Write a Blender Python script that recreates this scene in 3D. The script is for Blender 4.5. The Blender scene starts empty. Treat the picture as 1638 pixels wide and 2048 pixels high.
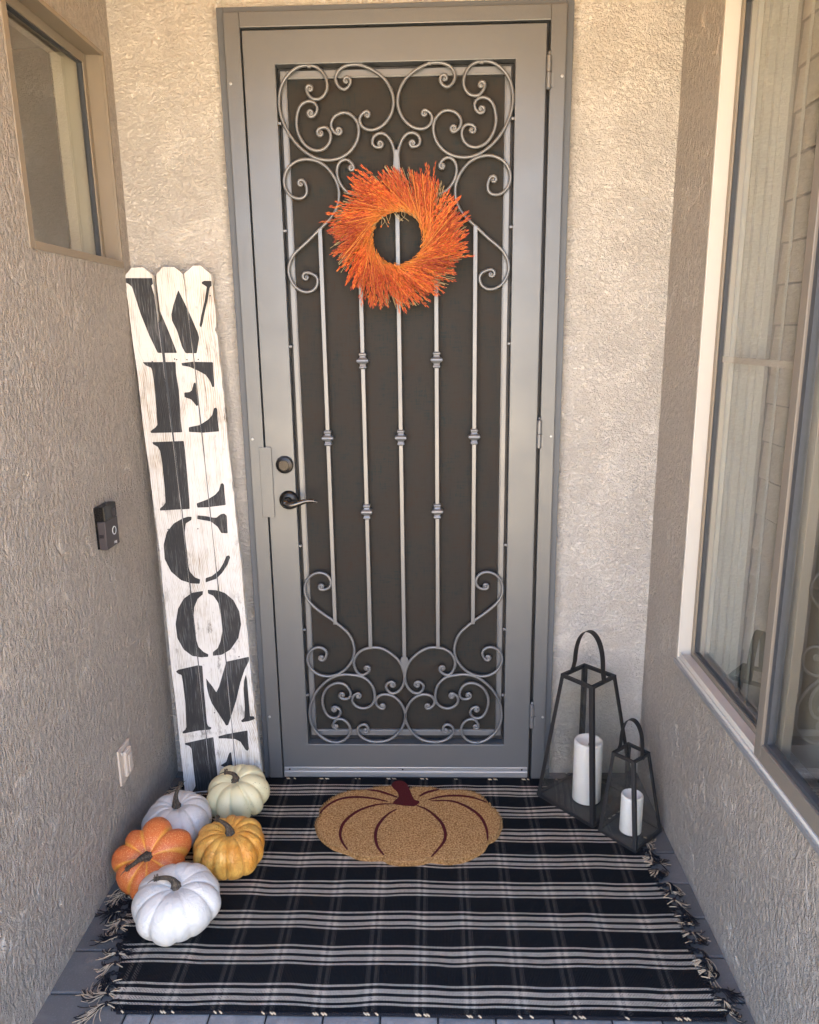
import bpy, bmesh, math, random
from mathutils import Vector, Matrix, noise
random.seed(7)
S = bpy.context.scene
COL = S.collection
R = math.radians

# ------------------------------------------------------------------ camera
cam_d = bpy.data.cameras.new('camera'); cam = bpy.data.objects.new('camera', cam_d); COL.objects.link(cam)
cam_d.sensor_fit = 'HORIZONTAL'; cam_d.sensor_width = 36.0
cam_d.lens = 36.0 * 1497.53 / 1638.0
cam_d.clip_start = 0.05; cam_d.clip_end = 400
cam.location = (0, -2.44, 1.58)
_X = ((0.99955821,0.00671445,0.02895349),(0.02663460,0.22996707,-0.97283387),(-0.01319040,0.97317525,0.22968663))
cam.matrix_world = Matrix.Translation((0, -2.44, 1.58)) @ Matrix(_X).to_4x4()
S.camera = cam

# ------------------------------------------------------------------ sky, sun, exposure
SUN_EL, SUN_AZ = R(62), R(25)         # the sun stands behind the house; azimuth from +Y towards +X
w = bpy.data.worlds.new('World'); S.world = w; w.use_nodes = True
nt = w.node_tree; bg = nt.nodes['Background']
sky = nt.nodes.new('ShaderNodeTexSky'); sky.sky_type = 'NISHITA'; sky.sun_disc = False
sky.sun_elevation = SUN_EL; sky.sun_rotation = SUN_AZ
nt.links.new(sky.outputs[0], bg.inputs[0]); bg.inputs[1].default_value = 0.15
sd = bpy.data.lights.new('sun', 'SUN'); sd.energy = 5.0; sd.angle = R(0.5); sd.color = (1, .93, .81)
sun = bpy.data.objects.new('sun', sd); COL.objects.link(sun)
sv = Vector((math.sin(SUN_AZ)*math.cos(SUN_EL), math.cos(SUN_AZ)*math.cos(SUN_EL), math.sin(SUN_EL)))
sun.rotation_euler = sv.to_track_quat('Z', 'Y').to_euler(); sun.location = (0, 0, 8)
S.view_settings.view_transform = 'Standard'; S.view_settings.look = 'None'
S.view_settings.gamma = 1.0; S.view_settings.exposure = 3.55
S.cycles.max_bounces = 10; S.cycles.diffuse_bounces = 6; S.cycles.transparent_max_bounces = 16
S.cycles.glossy_bounces = 5

# ------------------------------------------------------------------ helpers
class G:
    """tiny node-graph builder"""
    def __init__(s, name):
        s.m = bpy.data.materials.new(name); s.m.use_nodes = True
        s.t = s.m.node_tree; s.b = s.t.nodes['Principled BSDF']; s.out = s.t.nodes['Material Output']
        s.tc = s.t.nodes.new('ShaderNodeTexCoord')
    def n(s, ty, **kw):
        d = s.t.nodes.new('ShaderNode' + ty)
        for k, v in kw.items():
            if k.startswith('_'): setattr(d, k[1:], v)
            else:
                key = int(k[1:]) if k[0] == 'i' and k[1:].isdigit() else k.replace('__', ' ')
                s.put(d.inputs[key], v)
        return d
    def put(s, sock, v):
        if isinstance(v, bpy.types.NodeSocket): s.t.links.new(v, sock)
        else:
            if hasattr(sock.default_value, '__len__') and not hasattr(v, '__len__'): v = (v,)*len(sock.default_value)
            if hasattr(v, '__len__') and len(sock.default_value) == 4 and len(v) == 3: v = tuple(v) + (1,)
            sock.default_value = v
    def obj(s): return s.tc.outputs['Object']
    def map(s, v, scale=(1, 1, 1), rot=(0, 0, 0), loc=(0, 0, 0)):
        return s.n('Mapping', Vector=v, Scale=scale, Rotation=rot, Location=loc).outputs[0]
    def noise(s, v, scale, detail=4, rough=.5, dist=0):
        return s.n('TexNoise', Vector=v, Scale=scale, Detail=detail, Roughness=rough, Distortion=dist).outputs['Fac']
    def noisec(s, v, scale, detail=2):
        return s.n('TexNoise', Vector=v, Scale=scale, Detail=detail).outputs['Color']
    def math(s, op, a, b=0.0, c=0.0, clamp=False):
        d = s.n('Math', _operation=op, i0=a, i1=b, i2=c); d.use_clamp = clamp; return d.outputs[0]
    def ramp(s, f, stops, interp='LINEAR'):
        d = s.n('ValToRGB', Fac=f); cr = d.color_ramp; cr.interpolation = interp
        while len(cr.elements) > 1: cr.elements.remove(cr.elements[-1])
        for i, (p, c) in enumerate(stops):
            e = cr.elements[0] if i == 0 else cr.elements.new(p)
            e.position = p
            if not hasattr(c, '__len__'): c = (c, c, c)
            e.color = tuple(c)[:3] + (1,)
        return d.outputs[0]
    def mix(s, f, a, b, mode='MIX'):
        d = s.t.nodes.new('ShaderNodeMix'); d.data_type = 'RGBA'; d.blend_type = mode
        s.put(d.inputs[0], f); s.put(d.inputs[6], a); s.put(d.inputs[7], b); return d.outputs[2]
    def warp(s, v, scale, amt):
        c = s.noisec(v, scale)
        d = s.n('VectorMath', _operation='MULTIPLY_ADD', i0=c, i1=(amt,)*3, i2=v); return d.outputs[0]
    def bump(s, h, strength=1, dist=.002, prev=None):
        kw = dict(Height=h, Strength=strength, Distance=dist)
        d = s.n('Bump', **kw)
        if prev is not None: s.put(d.inputs['Normal'], prev)
        return d.outputs[0]
    def set(s, **kw):
        for k, v in kw.items(): s.put(s.b.inputs[k.replace('__', ' ')], v)
        return s.m

class MB:
    """collects shapes, then links them as ONE mesh object"""
    def __init__(s): s.v = []; s.f = []; s.a = []
    tone = 0.0
    def add(s, vs, fs, att=None):
        o = len(s.v); s.v += [tuple(p) for p in vs]; s.f += [[i+o for i in f] for f in fs]
        s.a += att if att else [s.tone]*len(vs)
        return s
    def box(s, x0, x1, y0, y1, z0, z1, rot=None, c=None):
        p = [Vector((x, y, z)) for x in (x0, x1) for y in (y0, y1) for z in (z0, z1)]
        if rot is not None:
            c = Vector(c) if c else Vector(((x0+x1)/2, (y0+y1)/2, (z0+z1)/2)); p = [rot @ (q-c) + c for q in p]
        return s.add(p, [(0, 1, 3, 2), (4, 6, 7, 5), (0, 4, 5, 1), (2, 3, 7, 6), (0, 2, 6, 4), (1, 5, 7, 3)])
    def tube(s, pts, r, seg=8, cap=True, flat=1.0, up=None):
        pts = [Vector(p) for p in pts]; n = len(pts)
        rr = r if hasattr(r, '__len__') else [r]*n
        vs = []; prev = None
        for i, p in enumerate(pts):
            t = (pts[min(i+1, n-1)] - pts[max(i-1, 0)])
            t = t.normalized() if t.length > 1e-9 else Vector((0, 0, 1))
            if prev is None:
                a = Vector(up) if up else (Vector((0, 0, 1)) if abs(t.z) < .9 else Vector((1, 0, 0)))
            else: a = prev
            a = (a - t*a.dot(t)); a = a.normalized() if a.length > 1e-6 else t.orthogonal().normalized()
            prev = a; b = t.cross(a)
            for k in range(seg):
                q = 2*math.pi*(k+.5)/seg
                vs.append(p + a*math.cos(q)*rr[i] + b*math.sin(q)*rr[i]*flat)
        fs = [(i*seg+k, i*seg+(k+1) % seg, (i+1)*seg+(k+1) % seg, (i+1)*seg+k) for i in range(n-1) for k in range(seg)]
        if cap: fs += [tuple(range(seg))[::-1], tuple((n-1)*seg+k for k in range(seg))]
        return s.add(vs, fs)
    def lathe(s, prof, c=(0, 0, 0), seg=24, axis='Z', ph=0.0):
        vs = []; n = len(prof)
        for (r, h) in prof:
            for k in range(seg):
                q = 2*math.pi*k/seg + ph; x, y = r*math.cos(q), r*math.sin(q)
                v = {'Z': (x, y, h), 'Y': (x, h, y), 'X': (h, x, y)}[axis]
                vs.append((v[0]+c[0], v[1]+c[1], v[2]+c[2]))
        fs = [(i*seg+k, i*seg+(k+1) % seg, (i+1)*seg+(k+1) % seg, (i+1)*seg+k) for i in range(n-1) for k in range(seg)]
        fs += [tuple(range(seg))[::-1], tuple((n-1)*seg+k for k in range(seg))]
        return s.add(vs, fs)
    def ring(s, plane, pos0, pos1, a0, a1, b0, b1, wd):
        """rectangular frame of four mitre-free bars; plane 'Y' (a=x,b=z) or 'X' (a=y,b=z); wd = (left,right,bottom,top)"""
        l, r, bo, to = wd
        def bx(p, q, u, v):
            if plane == 'Y': s.box(p, q, pos0, pos1, u, v)
            else: s.box(pos0, pos1, p, q, u, v)
        if l: bx(a0, a0+l, b0, b1)
        if r: bx(a1-r, a1, b0, b1)
        if bo: bx(a0+l, a1-r, b0, b0+bo)
        if to: bx(a0+l, a1-r, b1-to, b1)
        return s
    def build(s, name, mat, parent=None, smooth=False, bevel=0, attr=None, loc=None):
        me = bpy.data.meshes.new(name); me.from_pydata(s.v, [], s.f); me.update()
        bm = bmesh.new(); bm.from_mesh(me); bmesh.ops.recalc_face_normals(bm, faces=bm.faces); bm.to_mesh(me); bm.free()
        if attr:
            at = me.attributes.new(attr, 'FLOAT', 'POINT'); at.data.foreach_set('value', s.a)
        if smooth:
            me.polygons.foreach_set('use_smooth', [True]*len(me.polygons))
        o = bpy.data.objects.new(name, me); COL.objects.link(o); me.materials.append(mat)
        if parent: o.parent = parent
        if loc: o.location = loc
        if bevel:
            b = o.modifiers.new('bevel', 'BEVEL'); b.width = bevel; b.segments = 2; b.limit_method = 'ANGLE'; b.angle_limit = R(40)
        return o

def smooth_angle(o, ang=40):
    me = o.data
    for p in me.polygons: p.use_smooth = True
    me.set_sharp_from_angle(angle=R(ang))

def tag(o, label=None, cat=None, group=None, kind=None):
    if label: o['label'] = label
    if cat: o['category'] = cat
    if group: o['group'] = group
    if kind: o['kind'] = kind
    return o
def empty(name, loc=(0, 0, 0), rot=(0, 0, 0)):
    o = bpy.data.objects.new(name, None); COL.objects.link(o); o.location = loc; o.rotation_euler = rot
    o.empty_display_size = .05
    return o
def catmull(P, step=.004, closed=False):
    P = [Vector(p) for p in P]; out = []; n = len(P)
    for i in range(n-1):
        p0 = P[max(i-1, 0)]; p1 = P[i]; p2 = P[i+1]; p3 = P[min(i+2, n-1)]
        m = max(2, int((p2-p1).length/step))
        for k in range(m):
            t = k/m
            out.append(.5*((2*p1) + (p2-p0)*t + (2*p0-5*p1+4*p2-p3)*t*t + (3*p1-p0-3*p2+p3)*t**3))
    out.append(P[-1]); return out

SCROLLS=[[[[-0.2666,2.2993],[-0.2638,2.2848],[-0.253,2.2722],[-0.2371,2.2681],[-0.2186,2.2735],[-0.2054,2.2898],[-0.2017,2.3083],[-0.2104,2.3361],[-0.2289,2.3549],[-0.2559,2.3616],[-0.2878,2.3572],[-0.3184,2.3374],[-0.3392,2.3091],[-0.3485,2.2762],[-0.3487,2.2471],[-0.3419,2.2156],[-0.3252,2.1794],[-0.3013,2.1472],[-0.2757,2.1243],[-0.2484,2.1088],[-0.2185,2.1012],[-0.1929,2.1013],[-0.1648,2.1083],[-0.1387,2.1249],[-0.1194,2.15],[-0.1117,2.1795],[-0.1144,2.2027],[-0.1243,2.2175],[-0.1378,2.2282],[-0.156,2.2324],[-0.1791,2.2259],[-0.1935,2.2105],[-0.1968,2.1959],[-0.1911,2.1821],[-0.181,2.1732],[-0.1719,2.1712]],[-0.2552,2.2985],[-0.1733,2.1824]],[[[-0.2494,2.2217],[-0.2376,2.2282],[-0.2331,2.2427],[-0.2376,2.2573],[-0.251,2.2649],[-0.2647,2.2652],[-0.2811,2.2582],[-0.2922,2.2418],[-0.2993,2.2126],[-0.2982,2.1874],[-0.2901,2.1639],[-0.2749,2.1424],[-0.2568,2.1314],[-0.236,2.1272],[-0.2149,2.1338],[-0.2015,2.1495],[-0.1962,2.1685],[-0.2002,2.1844],[-0.2103,2.1919],[-0.2206,2.1932],[-0.2312,2.1892]],[-0.2554,2.2327],[-0.2284,2.1771]],[[[-0.1353,2.3069],[-0.1413,2.2967],[-0.1528,2.2924],[-0.1674,2.2993],[-0.1771,2.3139],[-0.1777,2.3303],[-0.1645,2.3494],[-0.1427,2.3585],[-0.1155,2.3606],[-0.0885,2.3549],[-0.0595,2.341],[-0.0328,2.3211],[-0.0151,2.2961],[-0.0066,2.2692],[-0.007,2.2443],[-0.0166,2.2195],[-0.0331,2.1989],[-0.054,2.1857],[-0.0771,2.1809],[-0.0976,2.188],[-0.1087,2.2025],[-0.1094,2.2172],[-0.1022,2.2286],[-0.0906,2.2339]],[-0.1451,2.3183],[-0.0863,2.2247]],[[[-0.0041,2.0839],[-0.0052,2.1138],[-0.0101,2.1373],[-0.0201,2.1587],[-0.0359,2.1717],[-0.0497,2.174],[-0.0648,2.168],[-0.0731,2.1555],[-0.0724,2.1406],[-0.0622,2.1324],[-0.0494,2.1328]],None,[-0.0492,2.1434]],[[[-0.2793,2.0337],[-0.2737,2.0153],[-0.2808,1.9997],[-0.2996,1.9921],[-0.3219,1.9978],[-0.3381,2.0138],[-0.346,2.0349],[-0.3427,2.0609],[-0.3289,2.084],[-0.3057,2.0991],[-0.2803,2.105],[-0.2525,2.1019],[-0.2304,2.0938],[-0.2087,2.0766],[-0.1927,2.0556],[-0.1823,2.0346],[-0.1775,2.011],[-0.1791,1.9874],[-0.1877,1.9612],[-0.2086,1.9323],[-0.244,1.9009],[-0.2826,1.8665],[-0.3214,1.8347],[-0.3384,1.8104],[-0.3455,1.7831],[-0.3397,1.7555],[-0.3235,1.7304],[-0.298,1.7169],[-0.2747,1.718],[-0.2581,1.7322],[-0.2529,1.7542],[-0.2637,1.7709],[-0.2809,1.7753]],[-0.2938,2.0366],[-0.2907,1.763]],[[[-0.129,2.0777],[-0.1328,2.0907],[-0.1464,2.1012],[-0.1603,2.1028],[-0.1746,2.094],[-0.1822,2.0761],[-0.1815,2.0554],[-0.1738,2.0344],[-0.1604,2.0159],[-0.1411,2.0025],[-0.1159,1.9981],[-0.096,2.0069],[-0.0899,2.0251]],[-0.1382,2.0779],[-0.0998,2.024]],[[[-0.2839,0.7263],[-0.2693,0.7255],[-0.2555,0.7338],[-0.2487,0.753],[-0.2553,0.7733],[-0.2706,0.7856],[-0.291,0.7892],[-0.3157,0.7799],[-0.3349,0.7584],[-0.3424,0.7278],[-0.3387,0.7021],[-0.325,0.6788],[-0.2991,0.6529],[-0.2729,0.632],[-0.2442,0.6111],[-0.2203,0.5901],[-0.1964,0.5664],[-0.1824,0.54],[-0.1763,0.5108],[-0.1793,0.4789],[-0.1927,0.4494],[-0.2108,0.4279],[-0.2339,0.4117],[-0.259,0.403],[-0.2816,0.4019],[-0.3089,0.4095],[-0.3331,0.4312],[-0.3439,0.4581],[-0.3421,0.4822],[-0.3274,0.5035],[-0.3071,0.5136],[-0.2873,0.5101],[-0.2742,0.4968],[-0.2731,0.4794],[-0.2828,0.4661]],[-0.2829,0.7378],[-0.2933,0.4728]],[[[-0.127,0.4202],[-0.1399,0.4073],[-0.1562,0.4054],[-0.1708,0.4203],[-0.1788,0.4445],[-0.1782,0.4633],[-0.1637,0.49],[-0.141,0.5059],[-0.1111,0.5117],[-0.0863,0.5106],[-0.0569,0.4965],[-0.0276,0.4711],[-0.0107,0.4444],[-0.0013,0.4094],[-0.0017,0.3823],[-0.0121,0.3552],[-0.0274,0.3402],[-0.045,0.3347],[-0.0612,0.3442],[-0.0683,0.362],[-0.0643,0.3756],[-0.0517,0.381]],[-0.1342,0.4316],[-0.0449,0.3693]],[[[-0.084,0.275],[-0.0978,0.2811],[-0.1062,0.3004],[-0.102,0.3182],[-0.0853,0.3306],[-0.0627,0.3319],[-0.0377,0.3224],[-0.0155,0.2977],[-0.0021,0.2674],[0.0,0.2396],[-0.0093,0.2062],[-0.0302,0.1753],[-0.0586,0.1528],[-0.0945,0.1442],[-0.1303,0.1464],[-0.158,0.161],[-0.174,0.1807],[-0.1743,0.1975],[-0.1642,0.2115],[-0.1488,0.2157],[-0.1363,0.2088],[-0.1334,0.1948]],[-0.0818,0.2861],[-0.1444,0.1897]],[[[-0.2636,0.2086],[-0.2584,0.2267],[-0.2448,0.2365],[-0.2271,0.2352],[-0.2097,0.2212],[-0.2002,0.2003],[-0.2022,0.1778],[-0.217,0.1552],[-0.243,0.1424],[-0.2737,0.1443],[-0.3063,0.1635],[-0.333,0.1972],[-0.3442,0.2336],[-0.3438,0.2725],[-0.3332,0.3112],[-0.3114,0.3497],[-0.2799,0.3824],[-0.2465,0.4027],[-0.2137,0.4089],[-0.1837,0.4068],[-0.1538,0.4013],[-0.1317,0.3864],[-0.1147,0.3633],[-0.108,0.3306],[-0.1111,0.3031],[-0.1268,0.2838],[-0.1523,0.2761],[-0.1748,0.2838],[-0.1906,0.3031],[-0.1893,0.3209],[-0.1796,0.3333],[-0.1682,0.3366]],[-0.2535,0.2058],[-0.1673,0.3256]],[[[-0.2533,0.2843],[-0.2382,0.2809],[-0.2323,0.2671],[-0.2368,0.2477],[-0.2524,0.2379],[-0.2701,0.2393],[-0.2872,0.2587],[-0.2962,0.2892],[-0.2962,0.3195],[-0.2837,0.3497],[-0.2628,0.3688],[-0.2373,0.3769],[-0.2149,0.3715],[-0.1992,0.3524],[-0.1931,0.3305],[-0.1991,0.3168],[-0.2144,0.3099],[-0.2269,0.3154]],[-0.2549,0.2732],[-0.2252,0.3283]]]
LETTERS=[["W",[[0.004,1.7634],[0.0921,1.7583],[0.0911,1.7417],[0.0837,1.7366],[0.0893,1.7093],[0.1058,1.6484],[0.1233,1.5946],[0.1432,1.525],[0.0803,1.5285],[0.0592,1.5849],[0.0395,1.6522],[0.0221,1.7355],[0.0116,1.7454],[0.0015,1.7506]],[[0.1683,1.7177],[0.1865,1.6701],[0.2015,1.6279],[0.2149,1.5876],[0.2188,1.5684],[0.2059,1.5205],[0.1706,1.5225],[0.161,1.5431],[0.1507,1.5931],[0.1376,1.6259],[0.1378,1.6447],[0.1479,1.6742]],[[0.2443,1.7374],[0.2524,1.7407],[0.2759,1.7393],[0.2749,1.7246],[0.2676,1.7194],[0.2582,1.6846],[0.2416,1.6369],[0.234,1.611],[0.2278,1.5982],[0.2237,1.606],[0.2315,1.6338],[0.2482,1.6815],[0.2591,1.7218],[0.251,1.7278],[0.2446,1.7319]]],["E",[[0.0277,1.5026],[0.1353,1.4972],[0.1328,1.4617],[0.1365,1.4073],[0.1317,1.3116],[0.1325,1.2728],[0.0291,1.276],[0.0284,1.2824],[0.0451,1.2927],[0.0531,1.3006],[0.056,1.3624],[0.0579,1.4279],[0.0563,1.474],[0.0533,1.4837],[0.0375,1.4913]],[[0.1537,1.4929],[0.1905,1.4949],[0.2549,1.49],[0.2533,1.4659],[0.2525,1.42],[0.2506,1.412],[0.2443,1.4123],[0.2393,1.4316],[0.2274,1.4512],[0.204,1.4659],[0.1777,1.4795],[0.1547,1.4848]],[[0.1524,1.3996],[0.1692,1.4001],[0.1781,1.405],[0.1859,1.4263],[0.1905,1.4302],[0.1947,1.4245],[0.1949,1.3577],[0.1881,1.354],[0.1821,1.3639],[0.1723,1.3767],[0.1522,1.3846]],[[0.1558,1.2882],[0.1915,1.2932],[0.2212,1.3096],[0.2352,1.3226],[0.2429,1.3442],[0.2488,1.3466],[0.2539,1.3422],[0.2519,1.308],[0.253,1.2692],[0.2001,1.2678],[0.1542,1.273]]],["L",[[0.0299,1.2462],[0.1343,1.2449],[0.1352,1.2141],[0.1338,1.1354],[0.1321,1.0529],[0.13,1.02],[0.0294,1.0192],[0.0303,1.0264],[0.0442,1.0358],[0.0511,1.0455],[0.0534,1.0911],[0.0545,1.1762],[0.052,1.217],[0.0464,1.2299],[0.0319,1.2391]],[[0.1547,1.0374],[0.1946,1.0497],[0.2187,1.0628],[0.2329,1.0764],[0.2408,1.0987],[0.248,1.0998],[0.2517,1.0939],[0.2505,1.0669],[0.2508,1.0269],[0.1918,1.0226],[0.1561,1.023]]],["C",[[0.1337,0.9937],[0.1316,0.9828],[0.1114,0.9718],[0.102,0.9289],[0.1021,0.8414],[0.108,0.8068],[0.1227,0.7864],[0.1398,0.7792],[0.1363,0.7636],[0.1061,0.7665],[0.0736,0.7789],[0.0432,0.8099],[0.0265,0.8548],[0.0287,0.9034],[0.0441,0.9462],[0.071,0.9738],[0.1013,0.9891],[0.1209,0.9944]],[[0.1531,0.9975],[0.1826,0.9932],[0.201,0.9875],[0.2151,0.9859],[0.2305,0.997],[0.2425,0.9988],[0.2503,0.9913],[0.2478,0.9314],[0.2265,0.9334],[0.2167,0.9546],[0.195,0.9749],[0.1509,0.9852]],[[0.1585,0.7823],[0.1808,0.7886],[0.2068,0.807],[0.2235,0.8307],[0.2355,0.8545],[0.2452,0.8565],[0.2483,0.849],[0.2374,0.8252],[0.2154,0.7968],[0.1942,0.7781],[0.157,0.7675]]],["O",[[0.1453,0.7384],[0.143,0.7261],[0.1246,0.7121],[0.1094,0.6828],[0.1012,0.6381],[0.1012,0.5825],[0.1091,0.5415],[0.1244,0.523],[0.1406,0.5136],[0.1387,0.5045],[0.1126,0.5041],[0.0836,0.5095],[0.0567,0.5337],[0.0391,0.5752],[0.0383,0.6258],[0.0531,0.6804],[0.0763,0.7143],[0.1075,0.7337]],[[0.1616,0.7416],[0.1903,0.7388],[0.2182,0.7276],[0.2446,0.7015],[0.2611,0.6609],[0.2631,0.6156],[0.2486,0.5658],[0.2179,0.5265],[0.1869,0.51],[0.1557,0.5073],[0.1571,0.5215],[0.1745,0.5335],[0.1868,0.5584],[0.1981,0.5984],[0.1963,0.6538],[0.193,0.6939],[0.1787,0.7195],[0.1612,0.7287]]],["M",[[0.021,0.4556],[0.0292,0.462],[0.0997,0.4754],[0.1153,0.4737],[0.1117,0.3765],[0.1098,0.2611],[0.1136,0.2503],[0.1242,0.2457],[0.1199,0.2384],[0.0745,0.235],[0.0209,0.226],[0.0191,0.233],[0.03,0.2405],[0.0351,0.2509],[0.041,0.3429],[0.0409,0.4108],[0.0393,0.4419],[0.0276,0.4476]],[[0.1234,0.4279],[0.1327,0.412],[0.1434,0.396],[0.1537,0.3747],[0.1656,0.395],[0.1991,0.4839],[0.2789,0.4983],[0.2775,0.483],[0.26,0.453],[0.2409,0.4073],[0.2197,0.3406],[0.1838,0.2527],[0.1761,0.2504],[0.17,0.2639],[0.1346,0.3338],[0.1274,0.3602],[0.1232,0.3916]],[[0.2622,0.4348],[0.265,0.4115],[0.2632,0.3283],[0.2628,0.2811],[0.2761,0.2806],[0.2786,0.2699],[0.2571,0.2629],[0.2319,0.2603],[0.2301,0.2667],[0.2425,0.2767],[0.2474,0.3185],[0.2493,0.381],[0.2537,0.412]]],["E",[[0.0235,0.1901],[0.1271,0.2099],[0.127,0.1699],[0.1271,0.1108],[0.1267,0.0566],[0.1246,0.0104],[0.0298,0.0031],[0.045,0.0271],[0.0438,0.087],[0.0448,0.1678],[0.0384,0.1788],[0.0239,0.1848]],[[0.1448,0.2119],[0.173,0.2187],[0.249,0.2289],[0.2475,0.2024],[0.2475,0.1597],[0.2418,0.1519],[0.2348,0.1575],[0.2201,0.1875],[0.2011,0.1989],[0.1715,0.2028],[0.1455,0.2039]],[[0.1414,0.1021],[0.1628,0.1147],[0.176,0.1465],[0.184,0.1515],[0.1844,0.13],[0.1848,0.0815],[0.1705,0.0901],[0.1486,0.098]],[[0.1639,0.0225],[0.2109,0.037],[0.2401,0.0793],[0.2476,0.079],[0.2527,0.0245],[0.1654,0.0115]]]]
MAT={"outline":[[-0.3827,-0.306],[-0.3834,-0.2697],[-0.3749,-0.2474],[-0.3792,-0.2171],[-0.3616,-0.1702],[-0.3276,-0.1296],[-0.2855,-0.1087],[-0.2315,-0.1025],[-0.2028,-0.0873],[-0.1533,-0.081],[-0.1286,-0.0741],[-0.0831,-0.0948],[-0.0585,-0.0846],[-0.0087,-0.0859],[0.0258,-0.1008],[0.0752,-0.1004],[0.1242,-0.1059],[0.1619,-0.1302],[0.1896,-0.1818],[0.2102,-0.2201],[0.2209,-0.2573],[0.2199,-0.2936],[0.2099,-0.329],[0.1919,-0.3567],[0.173,-0.3704],[0.1574,-0.4037],[0.1296,-0.4299],[0.0896,-0.4556],[0.0423,-0.4636],[-0.0047,-0.4566],[-0.0219,-0.4599],[-0.0517,-0.4708],[-0.1072,-0.4732],[-0.1376,-0.4641],[-0.1555,-0.4518],[-0.1943,-0.4521],[-0.2295,-0.4461],[-0.2665,-0.424],[-0.3132,-0.4016],[-0.3488,-0.3684],[-0.3684,-0.3411]],"stem":[[-0.1484,-0.0784],[-0.1418,-0.0596],[-0.1296,-0.0509],[-0.1094,-0.0525],[-0.0911,-0.0738],[-0.0775,-0.1197],[-0.0644,-0.16],[-0.0464,-0.1718],[-0.0613,-0.1954],[-0.09,-0.1956],[-0.1334,-0.1858],[-0.1333,-0.1685],[-0.1206,-0.1484],[-0.1242,-0.12],[-0.1401,-0.0952]],"lines":[[[-0.3807,-0.2399],[-0.3585,-0.1938],[-0.3194,-0.1579],[-0.2669,-0.1471],[-0.2078,-0.1547],[-0.1557,-0.1726]],[[-0.2669,-0.4208],[-0.2889,-0.3814],[-0.2995,-0.3405],[-0.2947,-0.2908],[-0.2715,-0.2465],[-0.2368,-0.2122],[-0.1861,-0.1885],[-0.1334,-0.1858]],[[-0.1517,-0.4441],[-0.1737,-0.4068],[-0.1845,-0.3601],[-0.1824,-0.3114],[-0.1668,-0.2679],[-0.1453,-0.2343],[-0.1235,-0.2151]],[[-0.2338,-0.1042],[-0.1912,-0.1122],[-0.1506,-0.1325],[-0.123,-0.1484]],[[-0.0069,-0.4503],[0.0128,-0.4181],[0.0331,-0.3784],[0.0384,-0.3375],[0.0279,-0.2881],[0.0051,-0.248],[-0.023,-0.2143],[-0.0566,-0.193]],[[0.1717,-0.3704],[0.1717,-0.3153],[0.1583,-0.2579],[0.1283,-0.2131],[0.087,-0.1786],[0.049,-0.1655],[-0.0088,-0.1675]],[[-0.0161,-0.1612],[0.0252,-0.1433],[0.074,-0.1365],[0.1224,-0.1426],[0.1554,-0.1568],[0.183,-0.174]],[[-0.0477,-0.1422],[-0.0235,-0.1193],[0.0209,-0.1]]]}


# ------------------------------------------------------------------ materials
def stucco(name, col, side=False):
    g = G(name); v = g.obj()
    big = g.noise(v, 1.6, 3)
    wv = g.warp(v, 14, .05)
    if side:
        # trowelled dash coat: sandy beads, drag marks leaning off the vertical, smoother flattened patches
        v2 = g.map(g.warp(v, 8, .02), scale=(1, 1.0, .55), rot=(R(20), 0, 0))
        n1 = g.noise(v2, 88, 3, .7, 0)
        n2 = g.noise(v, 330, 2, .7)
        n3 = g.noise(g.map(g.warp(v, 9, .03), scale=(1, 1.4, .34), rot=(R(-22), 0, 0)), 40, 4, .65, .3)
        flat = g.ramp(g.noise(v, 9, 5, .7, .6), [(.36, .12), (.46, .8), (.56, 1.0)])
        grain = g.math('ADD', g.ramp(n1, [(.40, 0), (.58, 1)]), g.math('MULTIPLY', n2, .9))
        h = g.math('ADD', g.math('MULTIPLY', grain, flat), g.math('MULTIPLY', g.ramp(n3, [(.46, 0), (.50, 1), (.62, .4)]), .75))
        nb = g.bump(h, 1, .022)
        rough = g.math('MULTIPLY_ADD', n1, .25, .24)
    else:
        v2 = g.map(g.warp(v, 8, .02), scale=(.85, 1, 1.1), rot=(0, R(20), 0))
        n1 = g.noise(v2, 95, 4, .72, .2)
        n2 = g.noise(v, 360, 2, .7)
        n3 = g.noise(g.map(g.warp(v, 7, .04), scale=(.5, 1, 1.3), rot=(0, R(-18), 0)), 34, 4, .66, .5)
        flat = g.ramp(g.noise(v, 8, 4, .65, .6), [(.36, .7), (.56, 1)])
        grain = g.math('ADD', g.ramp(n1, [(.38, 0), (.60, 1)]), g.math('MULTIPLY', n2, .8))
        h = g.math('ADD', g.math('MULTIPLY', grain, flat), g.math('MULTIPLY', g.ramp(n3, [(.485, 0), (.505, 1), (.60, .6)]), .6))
        nb = g.bump(h, 1, .0075)
        rough = .6
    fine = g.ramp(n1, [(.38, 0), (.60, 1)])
    c = g.mix(g.math('MULTIPLY', big, .3), col, tuple(q*.88 for q in col))
    c = g.mix(g.ramp(g.noise(v, 3.1, 4, .6), [(.62, 0), (.75, .10)]), c, tuple(q*.75 for q in col))
    c = g.mix(g.math('MULTIPLY', g.math('SUBTRACT', 1.0, fine), .5 if side else .20), c, tuple(q*.55 for q in col))  # recesses between the beads darkened in the colour, as painted relief shade
    c = g.mix(g.math('MULTIPLY', g.ramp(g.noise(g.map(v, scale=(1, 1, .35)), 7, 5, .7), [(.60, 0), (.85, 1)]), .07), c, (.30, .25, .19))
    return g.set(Base__Color=c, Roughness=rough, Normal=nb, Specular__IOR__Level=.5 if side else .3)

M = {}
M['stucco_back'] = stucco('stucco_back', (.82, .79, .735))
M['stucco_side'] = stucco('stucco_side', (.59, .53, .465), True)

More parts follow.
